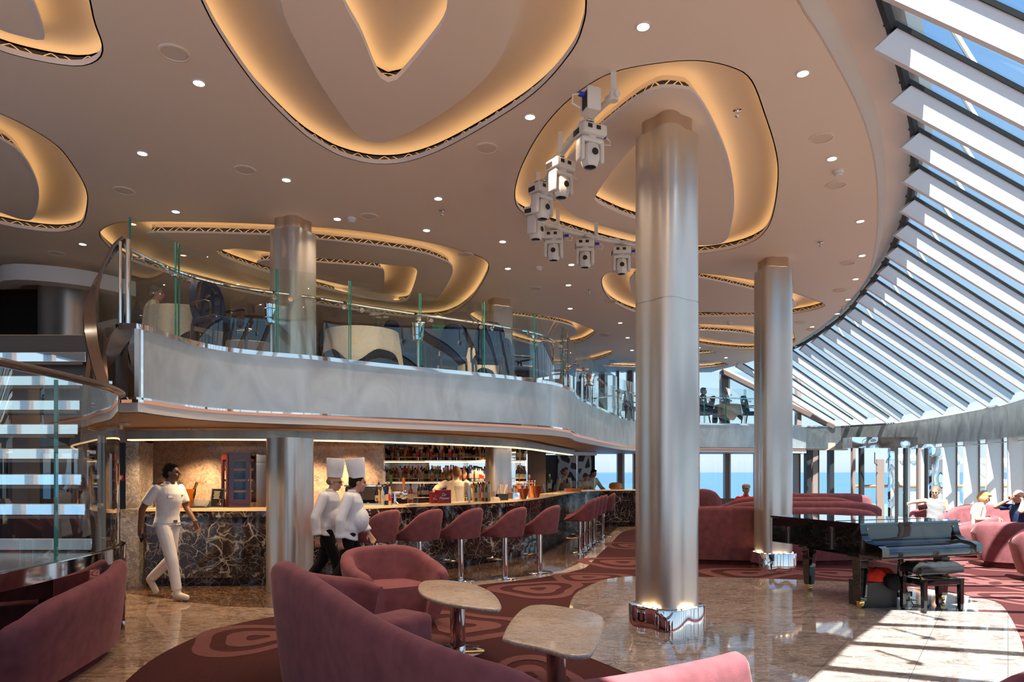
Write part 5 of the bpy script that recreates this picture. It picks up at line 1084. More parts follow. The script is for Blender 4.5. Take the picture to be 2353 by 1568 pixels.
def sofa(label, path, hs, seat_depth=.55, seat_z=.42, cat='sofa', group=None, n=40, base=True, z0=.07):
    P = [(p.x, p.y) for p in resample(catmull([(x, y, 0) for x, y in path], 8), n)]
    c = sum((V(p) for p in P), V((0,0)))/n
    t = thing('sofa', label, cat, (c.x, c.y, 0), 0, group)
    obj('backrest', backshell(P, smooth_vals(hs, n), z0=z0), M['velvet'], t, 70, world=True)
    i0, i1 = max(2, n//12), n-1-max(2, n//12)
    inn = [(p.x, p.y) for p in curve_off(P, -.15)][i0:i1+1]; far = [(p.x, p.y) for p in curve_off(P, -.15-seat_depth)][i0:i1+1]
    mb = MB(); secs = []
    for a, b in zip(inn, far): secs.append([(a[0],a[1],.16),(b[0],b[1],.16),(lerp(a[0],b[0],1.03),lerp(a[1],b[1],1.03),seat_z-.08),(lerp(a[0],b[0],.97),lerp(a[1],b[1],.97),seat_z),(a[0],a[1],seat_z+.02)])
    mb.loft(secs, caps=True); obj('seat', mb, M['velvet'], t, 50, world=True)
    if base:
        a_ = [(p.x, p.y) for p in curve_off(P, -.12)][i0:i1+1]; b_ = [(p.x, p.y) for p in curve_off(P, -.08-seat_depth)][i0:i1+1]
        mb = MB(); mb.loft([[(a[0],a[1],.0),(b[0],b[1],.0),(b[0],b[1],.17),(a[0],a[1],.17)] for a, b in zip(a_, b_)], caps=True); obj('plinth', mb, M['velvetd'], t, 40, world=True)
    return t
# big foreground sofa: its back runs from far left to near centre, the near one beside it is sunlit
sfa = sofa('large rose velvet sofa in the foreground with a long swooping back', [(-1.02,5.72),(-1.28,5.86),(-1.58,5.72),(-1.78,5.2),(-1.52,4.65),(-1.10,4.12),(-.66,3.52),(-.25,3.05),(.08,2.74)][::-1] if False else [(.10,2.75),(-.27,3.0),(-.70,3.45),(-1.14,4.05),(-1.53,4.62),(-1.77,5.12),(-1.68,5.62),(-1.36,5.83),(-1.08,5.74)][::-1], [.70,.76,.90,1.0,.98,.93,.87,.83,.80], .55, .42)
mb = MB(); mb.rbox((-.74,4.36,.43), (.30,.40,.56), .05, R(-38)); obj('armrest', mb, M['velvet'], sfa, 60, world=True)
a = sofa('pale sunlit rose velvet sofa end at the bottom centre', [(.17,2.72),(.48,2.82),(.80,2.99),(1.04,3.18)][::-1], [.80,.805,.80,.79], .45, .42)
def tub_chair(label, loc, rz, w=.85, h=.80, arm=.66, group='rose velvet armchairs', root=None):
    s = w/.85; P = [(p.x*s, p.y*s) for p in resample(catmull([(x,y,0) for x,y in ((.40,.37),(.1,.42),(-.28,.34),(-.40,0),(-.28,-.34),(.1,-.42),(.40,-.37))], 6), 33)]
    t = root or thing('armchair', label, 'armchair', loc, rz, group)
    obj('backrest', backshell(list(reversed(P)) if False else P[::-1] if False else P, smooth_vals([arm-.06,arm,h*.97,h,h*.97,arm,arm-.06], 33), .12*s, .10, .07, .03) if True else None, M['velvet'], t, 70)
    mb = MB(); inner = [(p.x, p.y) for p in curve_off(P, -.13*s)]
    poly = inner[2:-2]; poly = poly + []
    mb.loft([[(x, y, .14) for x, y in poly], [(x*1.0, y, .38) for x, y in poly], [(x*.98, y*.98, .42) for x, y in poly], [(x*.8, y*.8, .435) for x, y in poly]], caps=True); obj('seat', mb, M['velvet'], t, 50)
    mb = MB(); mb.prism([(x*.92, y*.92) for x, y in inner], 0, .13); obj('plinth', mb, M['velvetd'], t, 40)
    return t
def side(P): return P
t1 = tub_chair('x', (0,0,0), 0); first = [True]
LC = [(-1.30,7.35,-58,1.18,'rose velvet tub armchair between the foreground sofa and the nearer bar stools'),
 (8.32,11.55,60,1.02,'rose velvet armchair turned away, right of the piano keyboard'),(7.85,9.95,65,1.05,'rose velvet armchair cut by the right edge, nearer than the one by the piano'),(8.80,12.98,150,.9,'rose velvet armchair the blonde woman sits in'),(9.12,14.85,-110,.95,'rose velvet armchair the woman in stripes sits in'),(9.02,12.08,170,.95,'rose velvet armchair the man in navy sits in, at the right edge'),(2.12,2.62,200,.8,'top of a pink armchair at the bottom right corner')]
for x, y, rz, s_, lab in LC:
    o = place(t1, first, (x, y, 0), lab, R(rz)); o.scale = (s_, s_, 1.0 if s_ < 1.1 else .99)
sofa('rose velvet curved sofa under the right windows, behind the blonde woman', [(8.5,13.7),(9.2,14.05),(10,14.0),(10.6,13.6)][::-1], [.85,.95,.93,.72], .28)
fs = 'curved velvet banquettes beyond the dance floor'
sofa('front rose velvet banquette behind the second column, nearest the dance floor', [(2.6,12.2),(3.4,11.85),(4.6,11.7),(5.7,11.75),(6.45,12.1)], [.95,1.02,1.02,1.01,1.0,.93], .5, group=fs)
sofa('second rose velvet banquette from the dance floor', [(3.75,13.5),(4.6,13.25),(5.8,13.2),(6.8,13.3),(7.35,13.6)], [.8,1.02,1.05,1.05,1.04,.95], .5, group=fs)
sofa('third rose velvet banquette from the dance floor, in front of the man with a cap', [(4.4,15.2),(5.2,14.95),(6.4,14.9),(7.2,15.0),(7.75,15.3)], [.8,1.05,1.07,1.07,1.06,.95], .5, group=fs)
sofa('fourth rose velvet banquette, sunlit at its right end, against the far windows', [(5.8,16.9),(6.8,16.6),(7.8,16.6),(8.5,16.7),(8.95,17.0)], [.9,1.09,1.10,1.10,1.09,1.0], .5, group=fs)
sofa('rose velvet banquette beside the pinkish pillar by the far windows', [(4.45,17.6),(4.75,17.3),(5.1,17.3),(5.4,17.6)], [.95,1.18,1.14,.95], .4, group=fs)
LS = [(-3.66,6.46),(-3.55,6.1),(-3.46,5.6),(-3.40,5.15),(-3.42,4.85),(-3.55,4.70)]
sofa('dark rose velvet loveseat backed against the mirrored stair base', [(x*.96,y*.96) for x,y in LS[::-1]], [.58,.70,.735,.755,.785,.85], .14, .42, cat='loveseat')
sofa('sliver of a rose velvet loveseat at the left edge', [(-3.30,4.35),(-3.16,4.0),(-3.12,3.5),(-3.25,3.2)][::-1], [.6,.66,.66,.60], .3, .42, cat='loveseat')
# ---------------------------------------------------------------- bar stools
st0 = thing('bar_stool', 'x', 'bar stool', (0,0,0), 0, 'velvet bar stools')
P = [(p.x, p.y) for p in resample(catmull([(x,y,0) for x,y in ((.27,.29),(.02,.32),(-.22,.24),(-.30,0),(-.22,-.24),(.02,-.32),(.27,-.29))], 6), 29)]
obj('backrest', backshell(P, smooth_vals([.72,.84,1.04,1.09,1.06,.90,.74], 29), .075, .63, .03, .02), M['velvet'], st0, 70)
mb = MB(); inner = [(p.x, p.y) for p in curve_off(P, -.075)]; mb.loft([[(x*.98, y*.98, .64) for x, y in inner], [(x, y, .72) for x, y in inner], [(x*.93, y*.93, .765) for x, y in inner]], caps=True); obj('seat', mb, M['velvet'], st0, 50)
mb = MB(); mb.cyl((0,0,.02),(0,0,.64),.045, n=20); obj('pole', mb, M['chrome'], st0)
mb = MB(); mb.lathe([(.215,0),(.215,.012),(.2,.02),(.06,.03)], n=32); obj('base', mb, M['chrome'], st0)
mb = MB(); mb.tube([(.03,.04,.29),(.26,.10,.29),(.30,0,.29),(.26,-.10,.29),(.03,-.04,.29)], .011, 8); obj('footrest', mb, M['chrome'], st0)
first = [True]
for px, py, w_, rz in ((863,1351,'mostly hidden by the chefs',150),(963,1345,'behind the tub armchair',150),(1058,1337,'third from the chefs',150),(1160,1331,'fourth from the chefs',150),(1240,1319,'fifth from the chefs',152),(1333,1271.5,'nearest of the far row',165),(1344,1261,'second of the far row',165),(1355,1251,'third of the far row',165),(1365,1245,'fourth of the far row',165),(1385,1233,'last of the far row',165)):
    p = on_z(px, py, 0); place(st0, first, (p.x, p.y, .012 if False else .006), 'rose velvet bar stool on chrome pole, ' + w_, R(rz))
# ---------------------------------------------------------------- marble tables
def px_z(pts, z): return [(on_z(x, y, z).x, on_z(x, y, z).y) for x, y in pts]
def cocktail_table(label, outline, z, legpx):
    P = ccw([(p.x, p.y) for p in resample(catmull([(x, y, 0) for x, y in px_z(outline, z)], 5, closed=True), 72, True)])
    c = sum((V(p) for p in P), V((0,0)))/len(P); t = thing('cocktail_table', label, 'table', (c.x, c.y, 0), 0, 'marble cocktail tables')
    mb = MB(); mb.loft([[(x, y, z_) for x, y in offset2(P, d)] for d, z_ in ((-.02, z-.036), (-.004, z-.030), (0, z-.018), (-.004, z-.006), (-.014, z))], caps=True); obj('tabletop', mb, M['tabletop'], t, 50, world=True)
    y = c.y + .05; x = (legpx-CX)/FPX*y
    mb = MB(); mb.cyl((x,y,.012),(x,y,z-.035),.068,n=28); obj('pedestal', mb, M['chrome'], t, world=True)
    mb = MB(); mb.lathe([(.24,0),(.24,.012),(.2,.018),(.07,.024)], c=(x,y,.012), n=36); obj('base', mb, M['chrome'], t, world=True)
cocktail_table('veined beige marble table between the tub armchair and the nearer table', [(960,1350),(965,1340),(980,1334),(1030,1333.5),(1085,1342),(1120,1354),(1138,1367),(1149,1382),(1152,1394),(1142,1400),(1110,1398),(1065,1392),(1015,1383),(982,1372),(966,1362)], .55, 1052)
cocktail_table('pale grey marble table nearest the viewer, beside the swooping sofa', [(1154,1462),(1170,1430),(1195,1402),(1219,1391),(1257,1389.5),(1314,1397),(1362,1406),(1384,1416),(1388,1432),(1376,1470),(1360,1499),(1343,1505),(1305,1505),(1243,1488),(1181,1475),(1160,1468)], .55, 1278)
# ---------------------------------------------------------------- grand piano
pn = thing('grand_piano', 'glossy black grand piano with closed lid on the dance floor', 'piano', (4.02, 7.92, .014), R(19))
case = [(0,-.02),(1.55,-.02),(1.55,.45)] + [(p.x,p.y) for p in catmull([(x,y,0) for x,y in ((1.55,.45),(1.51,.62),(1.38,.80),(1.16,.94),(.98,1.08),(.88,1.26),(.78,1.42),(.58,1.52),(.32,1.55),(.10,1.53),(0,1.46))],6)][1:]
mb = MB(); mb.prism(case, .66, .985); obj('case', mb, M['piano'], pn, 40, bevel=.008)
mb = MB(); mb.prism(offset2(ccw(case), .022), .988, 1.012); mb.cyl((.02,.36,1.013),(1.53,.36,1.013),.004,n=6); obj('lid', mb, M['piano'], pn, 40, bevel=.006)
mb = MB(); mb.rbox((.775,-.16,.66),(1.55,.32,.09),.015); mb.rbox((.775,-.30,.655),(1.55,.05,.07),.012); obj('keybed', mb, M['piano'], pn, 50)
mb = MB(); prof = [(-.30,.70),(-.28,.735),(-.20,.755),(-.09,.76),(-.045,.785),(-.03,.84),(-.025,.94),(-.02,.985),(.0,.985),(.0,.70)]
mb.loft([[(x, y, z) for y, z in prof] for x in (.10,1.45)], caps=True); obj('fallboard', mb, M['piano'], pn, 50)
for x in (.05,1.50):
    mb = MB(); prof2 = [(-.33,.66),(-.33,.74),(-.26,.775),(-.13,.79),(-.06,.83),(-.035,.90),(-.02,.985),(.02,.985),(.02,.66)]
    mb.loft([[(q, y, z) for y, z in prof2] for q in (x-.052,x+.052)], caps=True); obj('cheek', mb, M['piano'], pn, 50)
mb = MB(); mb.prism([(.25,.1),(.9,.1),(.7,1.2),(.35,1.2)], .58, .66); obj('underframe', mb, M['piano'], pn, 40)
for x, y in ((.13,.10),(1.42,.10),(.46,1.28)):
    mb = MB(); mb.rbox((x,y,.62),(.20,.20,.10),.01); mb.box((x,y,.335),(.095,.095,.50),taper=1.38); lg = obj('leg', mb, M['piano'], pn, 40, bevel=.004)
    mb = MB(); mb.lathe([(.055,.078),(.055,.085),(.045,.09)], c=(x,y,0), n=20); mb.box((x,y,.065),(.07,.05,.04)); mb.cyl((x-.02,y,.035),(x+.02,y,.035),.034,n=18); obj('caster', mb, M['brass'], lg)
mb = MB(); mb.cyl((.72,.12,.12),(.76,.12,.60),.014); mb.cyl((.84,.12,.12),(.80,.12,.60),.014); mb.box((.78,.10,.13),(.22,.09,.06)); py_ = obj('pedal_lyre', mb, M['piano'], pn)
for k in (-1,0,1): mb = MB(); mb.rbox((.78+.055*k,.0,.075),(.028,.13,.012),.005); obj('pedal', mb, M['brass'], py_)
mb = MB(); mb.cyl((.10,-.035,.93),(.10,-.03,.95),.008); mb.cyl((1.45,-.035,.93),(1.45,-.03,.95),.008); obj('hinge', mb, M['brass'], pn)
bn = thing('piano_bench', 'black buttoned leather piano bench on the dance floor', 'bench', (4.89, 7.96, .014), R(16))
mb = MB(); nx, ny = 25, 13
def cush(u, v): 
    e = min(1, (1-abs(u)**6)*(1-abs(v)**6)*1.4); but = .018*(abs(math.sin(u*PI*2.0))*abs(math.sin((v*.5+.5)*PI*1.5)))**.4
    return .515 + .035*e + but*e
top = [[(u*.305, v*.165, cush(u, v)) for v in [-1+2*j/(ny-1) for j in range(ny)]] for u in [-1+2*i/(nx-1) for i in range(nx)]]
vs = [p for r in top for p in r]; fsq = [(i*ny+j, (i+1)*ny+j, (i+1)*ny+j+1, i*ny+j+1) for i in range(nx-1) for j in range(ny-1)]; mb.add(vs, fsq); mb.rbox((0,0,.48),(.62,.34,.09),.03); obj('cushion', mb, M['leather'], bn, 60)
mb = MB(); mb.box((0,.15,.345),(.52,.028,.07)); mb.box((0,-.15,.345),(.52,.028,.07)); mb.box((.25,0,.345),(.028,.28,.07)); mb.box((-.25,0,.345),(.028,.28,.07)); obj('frame', mb, M['piano'], bn, 0, bevel=.003)
for sx in (-1,1):
    for sy in (-1,1): mb = MB(); mb.box((sx*.265,sy*.145,.20),(.042,.042,.36),taper=1.25); mb.lathe([(.02,0),(.026,.012),(.02,.03),(.015,.04)], c=(sx*.265,sy*.145,0), n=12); obj('leg', mb, M['piano'], bn, 40)
    mb = MB(); mb.cyl((sx*.24,-.09,.36),(sx*.16,.06,.45),.008); mb.cyl((sx*.16,-.09,.36),(sx*.24,.06,.45),.008); mb.box((sx*.2,0,.365),(.1,.22,.012)); obj('lift_mechanism', mb, M['brass'], bn)
mb = MB(); mb.cyl((-.31,0,.44),(-.36,0,.44),.03); obj('knob', mb, M['piano'], bn)
bx = MB(); bx.box((0,0,.15),(.42,.30,.30)); o = obj('black_box', bx, M['blackbox'], smooth=0, bevel=.004); o.location = (4.34,8.22,.014); o.rotation_euler = (0,0,R(8)); tag(o, 'plain black box under the piano holding the cloths', 'box')
def heap(name, mat, label, cat, c, size, seed, hang=None):
    random.seed(seed); mb = MB(); n, m_ = 28, 14; secs = []
    for i in range(m_+1):
        f = i/m_; ring = []
        for j in range(n):
            a = 2*PI*j/n; w = 1+.10*math.sin(3*a+seed)+.07*math.sin(7*a+f*4+seed)+.05*math.sin(11*a-f*6)
            r = math.sin(max(.02,f)*PI*.5)**.7*w; z = math.cos(f*PI*.5)*(1+.15*math.sin(5*a+seed)*math.sin(f*PI))
            dz = 0
            if hang: dz = -hang*max(0, -math.sin(a))*f**3
            ring.append((size[0]*r*math.cos(a), size[1]*r*math.sin(a), size[2]*z+dz))
        secs.append(ring)
    mb.loft(secs, caps=True); o = obj(name, mb, mat, smooth=80); o.location = c; tag(o, label, cat); return o
heap('red_cloth', M['red'], 'crumpled red cloth heaped on the black box under the piano', 'cloth', (4.36,8.22,.318), (.235,.16,.15), 3)
heap('black_cloth', M['blackcloth'], 'crumpled black cloth hanging over the corner of the black box', 'cloth', (4.50,8.10,.325), (.12,.12,.085), 8, .10)
cbm = MB(); cbm.tube([(4.74,8.34,.62),(4.77,8.32,.4),(4.80,8.28,.12),(4.82,8.2,.024),(4.95,8.12,.022),(5.05,8.25,.022)], .007, 6); tag(obj('power_cable', cbm, M['rubber']), 'thin black cable hanging from the piano to the floor', 'cable')
# ---------------------------------------------------------------- stage lights on a curved pipe
rp_ = [(1420,214,.32),(1382,246,.30),(1345,285,.29),(1302,338,.27),(1262,400,.25),(1234,452,.25),(1228,492,.25),(1250,513,.25),(1290,527,.25),(1350,543,.25),(1410,555,.25),(1475,566,.25)]
pipe = [on_z(x, y, HC-.22) for x, y, d in rp_]
lr = thing('lighting_rail', 'curved white pipe hung under the column cove, carrying stage lights', 'lighting rail', (1.0, 8.2, HC-.22))
PP = catmull(pipe, 6); mb = MB(); mb.tube(PP, .028, 12); obj('pipe', mb, M['fixture'], lr, world=True)
for k in range(2, len(PP), 9):
    p = PP[k]; mb = MB(); mb.box((p.x, p.y, p.z+.12), (.05,.012,.26)); mb.cyl(p+V((0,0,-.04)), p+V((0,0,.04)), .04, n=12); obj('hanger', mb, M['fixture'], lr, world=True)
mb = MB(); mb.tube([p + V((.02*math.sin(i*1.3), .02*math.cos(i*1.7), .035+.012*math.sin(i*2.1))) for i, p in enumerate(PP)], .009, 6); mb.tube([p + V((-.025*math.cos(i*1.1), .02*math.sin(i*1.5), .03+.015*math.cos(i*1.9))) for i, p in enumerate(PP)], .008, 6); obj('cable', mb, M['white'], lr, world=True)
ml = thing('moving_head_light', 'x', 'stage light', (0,0,0), 0, 'white moving head stage lights')
mb = MB(); mb.rbox((0,0,-.11),(.26,.20,.10),.02); obj('base', mb, M['fixture'], ml)
for dx in (-.06,.03): mb = MB(); mb.box((dx,-.101,-.10),(.045,.006,.035)); obj('vent', mb, M['grille'], ml, 0)
mb = MB(); mb.box((.132,0,-.11),(.006,.15,.07)); obj('panel', mb, M['screen'], ml, 0); mb = MB(); mb.box((-.132,.03,-.12),(.006,.10,.05)); obj('side_vent', mb, M['grille'], ml, 0)
mb = MB(); mb.cyl((.14,.05,-.09),(.20,.05,-.09),.018); obj('plug', mb, M['plugblue'], ml); mb = MB(); mb.tube([(.2,.05,-.09),(.25,.05,-.12),(.24,.03,-.17),(.18,.06,-.16),(.16,.08,-.06),(.08,.10,.0)],.008,6); obj('power_lead', mb, M['white'], ml)
mb = MB(); mb.cyl((0,0,-.20),(0,0,-.155),.06,n=20)
for sx in (-1,1): mb.rbox((sx*.105,0,-.29),(.045,.115,.21),.02)
mb.rbox((0,0,-.195),(.24,.12,.05),.02); obj('yoke', mb, M['fixture'], ml)
mb = MB(); mb.lathe([(.05,.10),(.075,.085),(.09,.04),(.09,-.05),(.075,-.10),(.062,-.115)], c=(0,0,-.32), n=8); hd = obj('head', mb, M['fixture'], ml, 30)
mb = MB(); mb.cyl((0,-.088,-.32),(0,-.094,-.32),.032,n=16); obj('fan_grille', mb, M['grille'], hd); mb = MB(); mb.lathe([(.055,-.116),(.045,-.122),(.001,-.126)], c=(0,0,-.32), n=20); obj('lens', mb, M['screen'], hd)
mb = MB(); mb.box((0,0,-.045),(.18,.06,.03)); mb.tube([(.03*math.cos(a), .03*math.sin(a)-.0, -.005) for a in [PI*k/8 for k in range(17)]], .012, 6); obj('clamp', mb, M['steel'], ml)
first = [True]
for px, py, rz, w_ in ((1356,274,25,'nearest the viewer, under the power box'),(1289,355,35,'second from the power box'),(1246,412,40,'third from the power box'),(1231,466,60,'fourth, where the pipe bends'),(1272,522,-8,'first along the far straight run, after the bend'),(1344,541,-5,'middle of the far straight run'),(1428,558,-3,'last one beside the tall column')):
    p = on_z(px, py, HC-.22); place(ml, first, (p.x, p.y, HC-.235), 'white moving head stage light, ' + w_, R(rz))
p = on_z(1357,245,HC-.30); pb = thing('power_box', 'white square power box at the start of the stage light pipe', 'power box', (p.x, p.y, HC-.24), R(20)); mb = MB(); mb.rbox((0,0,-.02),(.13,.16,.20),.01); obj('box', mb, M['fixture'], pb); mb = MB(); mb.box((-.067,-.02,-.03),(.006,.09,.14)); obj('socket_panel', mb, M['grille'], pb, 0); mb = MB(); mb.cyl((-.07,-.02,.02),(-.12,-.02,.02),.022); obj('plug', mb, M['plugblue'], pb); mb = MB(); mb.tube([(-.12,-.02,.02),(-.18,-.02,.0),(-.18,-.01,-.07),(-.1,0,-.09)],.008,6); obj('power_lead', mb, M['white'], pb)
# ---------------------------------------------------------------- mirrored vestibule by the right windows
vs_ = thing('vestibule', 'mirror clad glass door porch in front of the right windows', 'porch', (9.6, 17.6, 0))
def vb(x0, x1, y0, y1, d, dep=.3):
    a, b = at_d(x0, y0, d), at_d(x1, y1, d); mb = MB(); mb.box(((a.x+b.x)/2, d+dep/2, (a.z+b.z)/2), (abs(b.x-a.x), dep, abs(a.z-b.z))); return mb
wav, nt, b = newmat('wavy_mirror'); b.inputs['Metallic'].default_value = 1; b.inputs['Roughness'].default_value = .03; b.inputs['Base Color'].default_value = (.9,.9,.9,1)
nz = N(nt, 'ShaderNodeTexNoise', Scale=1.6, Detail=1.0); mp = coords(nt); nt.links.new(mp.outputs[0], nz.inputs['Vector']); bp = N(nt, 'ShaderNodeBump', Strength=.6, Distance=.25); nt.links.new(nz.outputs['Fac'], bp.inputs['Height']); nt.links.new(bp.outputs[0], b.inputs['Normal'])
obj('header', vb(1958,2109,1005,1030,17.6,.5), wav, vs_, 0, world=True); obj('header', vb(2109,2150,1021,1032,17.9,.3), wav, vs_, 0, world=True)
for x0, x1, mm in ((2046,2056,wav),(2056,2064,M['rubber']),(2081,2086,M['rubber']),(2086,2092,M['steel']),(2111,2116,M['finb']),(2130,2133,M['rubber']),(2141,2150,wav),(2150,2166,wav),(1978,1986,M['rubber']),(1960,1966,M['finb'])):
    obj('post', vb(x0, x1, 1030, 1232, 17.6, .12), mm, vs_, 0, world=True)
for x0, x1 in ((1986,2046),(2064,2081),(2092,2111),(2116,2141)): obj('glass_leaf', vb(x0, x1, 1032, 1230, 17.66, .014), M['pane'], vs_, 0, world=True)
obj('door_panel', vb(2015,2032,1056,1230,17.5,.05), M['finb'], vs_, 0, world=True); mb = MB(); a = at_d(2010,1040,17.4); mb.tube([a, a+V((0,0,-.28)), a+V((.07,0,-.33))], .012, 8); obj('pull_handle', mb, M['rubber'], vs_, world=True)
# ---------------------------------------------------------------- people
def voxelise(mb, size, smooth=6, fac=.5):
    me = mb.mesh('vox'); o = bpy.data.objects.new('vox', me); COL.objects.link(o); finish(me, 0)
    r = o.modifiers.new('r', 'REMESH'); r.mode = 'VOXEL'; r.voxel_size = size; r.use_smooth_shade = True
    s = o.modifiers.new('s', 'SMOOTH'); s.iterations = smooth; s.factor = fac
    dg = bpy.context.evaluated_depsgraph_get(); dg.update(); out = bpy.data.meshes.new_from_object(o.evaluated_get(dg))
    bpy.data.objects.remove(o); bpy.data.meshes.remove(me); return out
def ell(mb, c, rx, ry, z, n=20): return [(c[0]+rx*math.cos(2*PI*j/n), c[1]+ry*math.sin(2*PI*j/n), z) for j in range(n)]
def torso(mb, J, secs, grow=0):
    """ellipse sections along the spine: (t from pelvis 0 to neck 1, depth radius, width radius, forward shift)"""
    pts = catmull([J['pelvis'], J['waist'], J['chest'], J['neck']], 8); L = []
    n = 20
    for t, rx, ry, sh in secs:
        f = t*(len(pts)-1); i = max(0, min(int(math.floor(f)), len(pts)-2)); c = pts[i] + (pts[i+1]-pts[i])*(f-i); d = (pts[min(i+2,len(pts)-1)]-pts[max(i-1,0)]).normalized()
        side = V((0,1,0)); fw = side.cross(d).normalized()
        L.append([c + fw*((rx+grow)*math.cos(2*PI*j/n)+sh) + side*((ry+grow)*math.sin(2*PI*j/n)) for j in range(n)])
    mb.loft(L, caps=True)
TS = [(-.06,.07,.10,0),(0,.105,.155,-.01),(.12,.112,.165,-.01),(.30,.10,.145,0),(.45,.10,.145,.005),(.62,.112,.165,.01),(.76,.112,.175,.008),(.88,.085,.150,0),(.96,.06,.085,0),(1.0,.052,.056,0)]
def hand(mb, wrist, direction, palm, side, curl=.5, L=.185):
    """palm with four unequal bent fingers and a thumb; direction = along the hand, palm = way the palm faces, side = +1 thumb on the left of (direction x palm)"""
    d = V(direction).normalized(); p = V(palm); p = (p - d*p.dot(d)).normalized(); s = d.cross(p).normalized()*side; w = V(wrist)
    k = w + d*.088
    for a in (-.024,-.008,.008,.024): mb.cap(w + s*a*.55 + d*.008, k + s*a, .015, .012, 8)
    for a, l in ((.030,.070),(.010,.080),(-.010,.074),(-.030,.058)):
        b0 = k + s*a; d1 = (d*math.cos(curl*.6)+p*math.sin(curl*.6)); m = b0 + d1*l*.5 + s*a*.08
        d2 = (d*math.cos(curl*1.6)+p*math.sin(curl*1.6)); e = m + d2*l*.5
        mb.cap(b0, m, .0095, .0085, 8); mb.cap(m, e, .0085, .0072, 8)
    t0 = w + s*.022 + d*.025; t1 = t0 + (s*.75 + d*.6 + p*.3).normalized()*.042; t2 = t1 + (d*.85 + p*.45 + s*.1).normalized()*.036
    mb.cap(t0, t1, .013, .0105, 8); mb.cap(t1, t2, .0105, .008, 8)
DEF = dict(pelvis=(0,0,.93), waist=(0,0,1.07), chest=(0,0,1.27), neck=(.0,0,1.47), head=(.02,0,1.605),
    sr=(0,-.185,1.40), er=(-.03,-.245,1.13), wr=(.03,-.25,.88), sl=(0,.185,1.40), el=(-.03,.245,1.13), wl=(.03,.25,.88),
    hr=(0,-.09,.90), kr=(.03,-.095,.49), ar=(0,-.095,.085), tr=(.15,-.10,.035), hl=(0,.09,.90), kl=(.03,.095,.49), al=(0,.095,.085), tl=(.15,.10,.035))
SIT = dict(pelvis=(0,0,.50), waist=(-.02,0,.64), chest=(-.03,0,.84), neck=(0,0,1.04), head=(.03,0,1.17), sr=(0,-.18,.97), er=(.02,-.24,.71), wr=(.24,-.20,.66), sl=(0,.18,.97), el=(.02,.24,.71), wl=(.24,.20,.66),
    hr=(.02,-.09,.50), kr=(.42,-.10,.50), ar=(.40,-.10,.085), tr=(.55,-.11,.035), hl=(.02,.09,.50), kl=(.42,.10,.50), al=(.40,.10,.085), tl=(.55,.11,.035))
def headparts(mb, c, yaw, pitch, roll=0):
    T = Matrix.Translation(c) @ Matrix.Rotation(yaw, 4, 'Z') @ Matrix.Rotation(pitch, 4, 'Y') @ Matrix.Rotation(roll, 4, 'X')
    mb.ball((-.012,0,.022), (.094,.074,.092), M=T, n=18, m=12); mb.ball((.026,0,-.045), (.060,.054,.068), M=T, n=16, m=10); mb.ball((.058,0,-.094), (.024,.026,.020), M=T)
    mb.ball((.078,0,.018), (.018,.045,.012), M=T); mb.cap(T @ V((.086,0,.012)), T @ V((.106,0,-.026)), .008, .013, 10); mb.ball((.088,0,-.030), (.014,.019,.010), M=T)
    mb.ball((.082,0,-.058), (.014,.024,.008), M=T); mb.ball((.079,0,-.070), (.013,.021,.008), M=T)
    for s in (-1,1): mb.ball((-.005,s*.076,-.012), (.017,.008,.031), M=T, n=10, m=8); mb.ball((.055,s*.042,-.03), (.028,.020,.026), M=T)
    return T
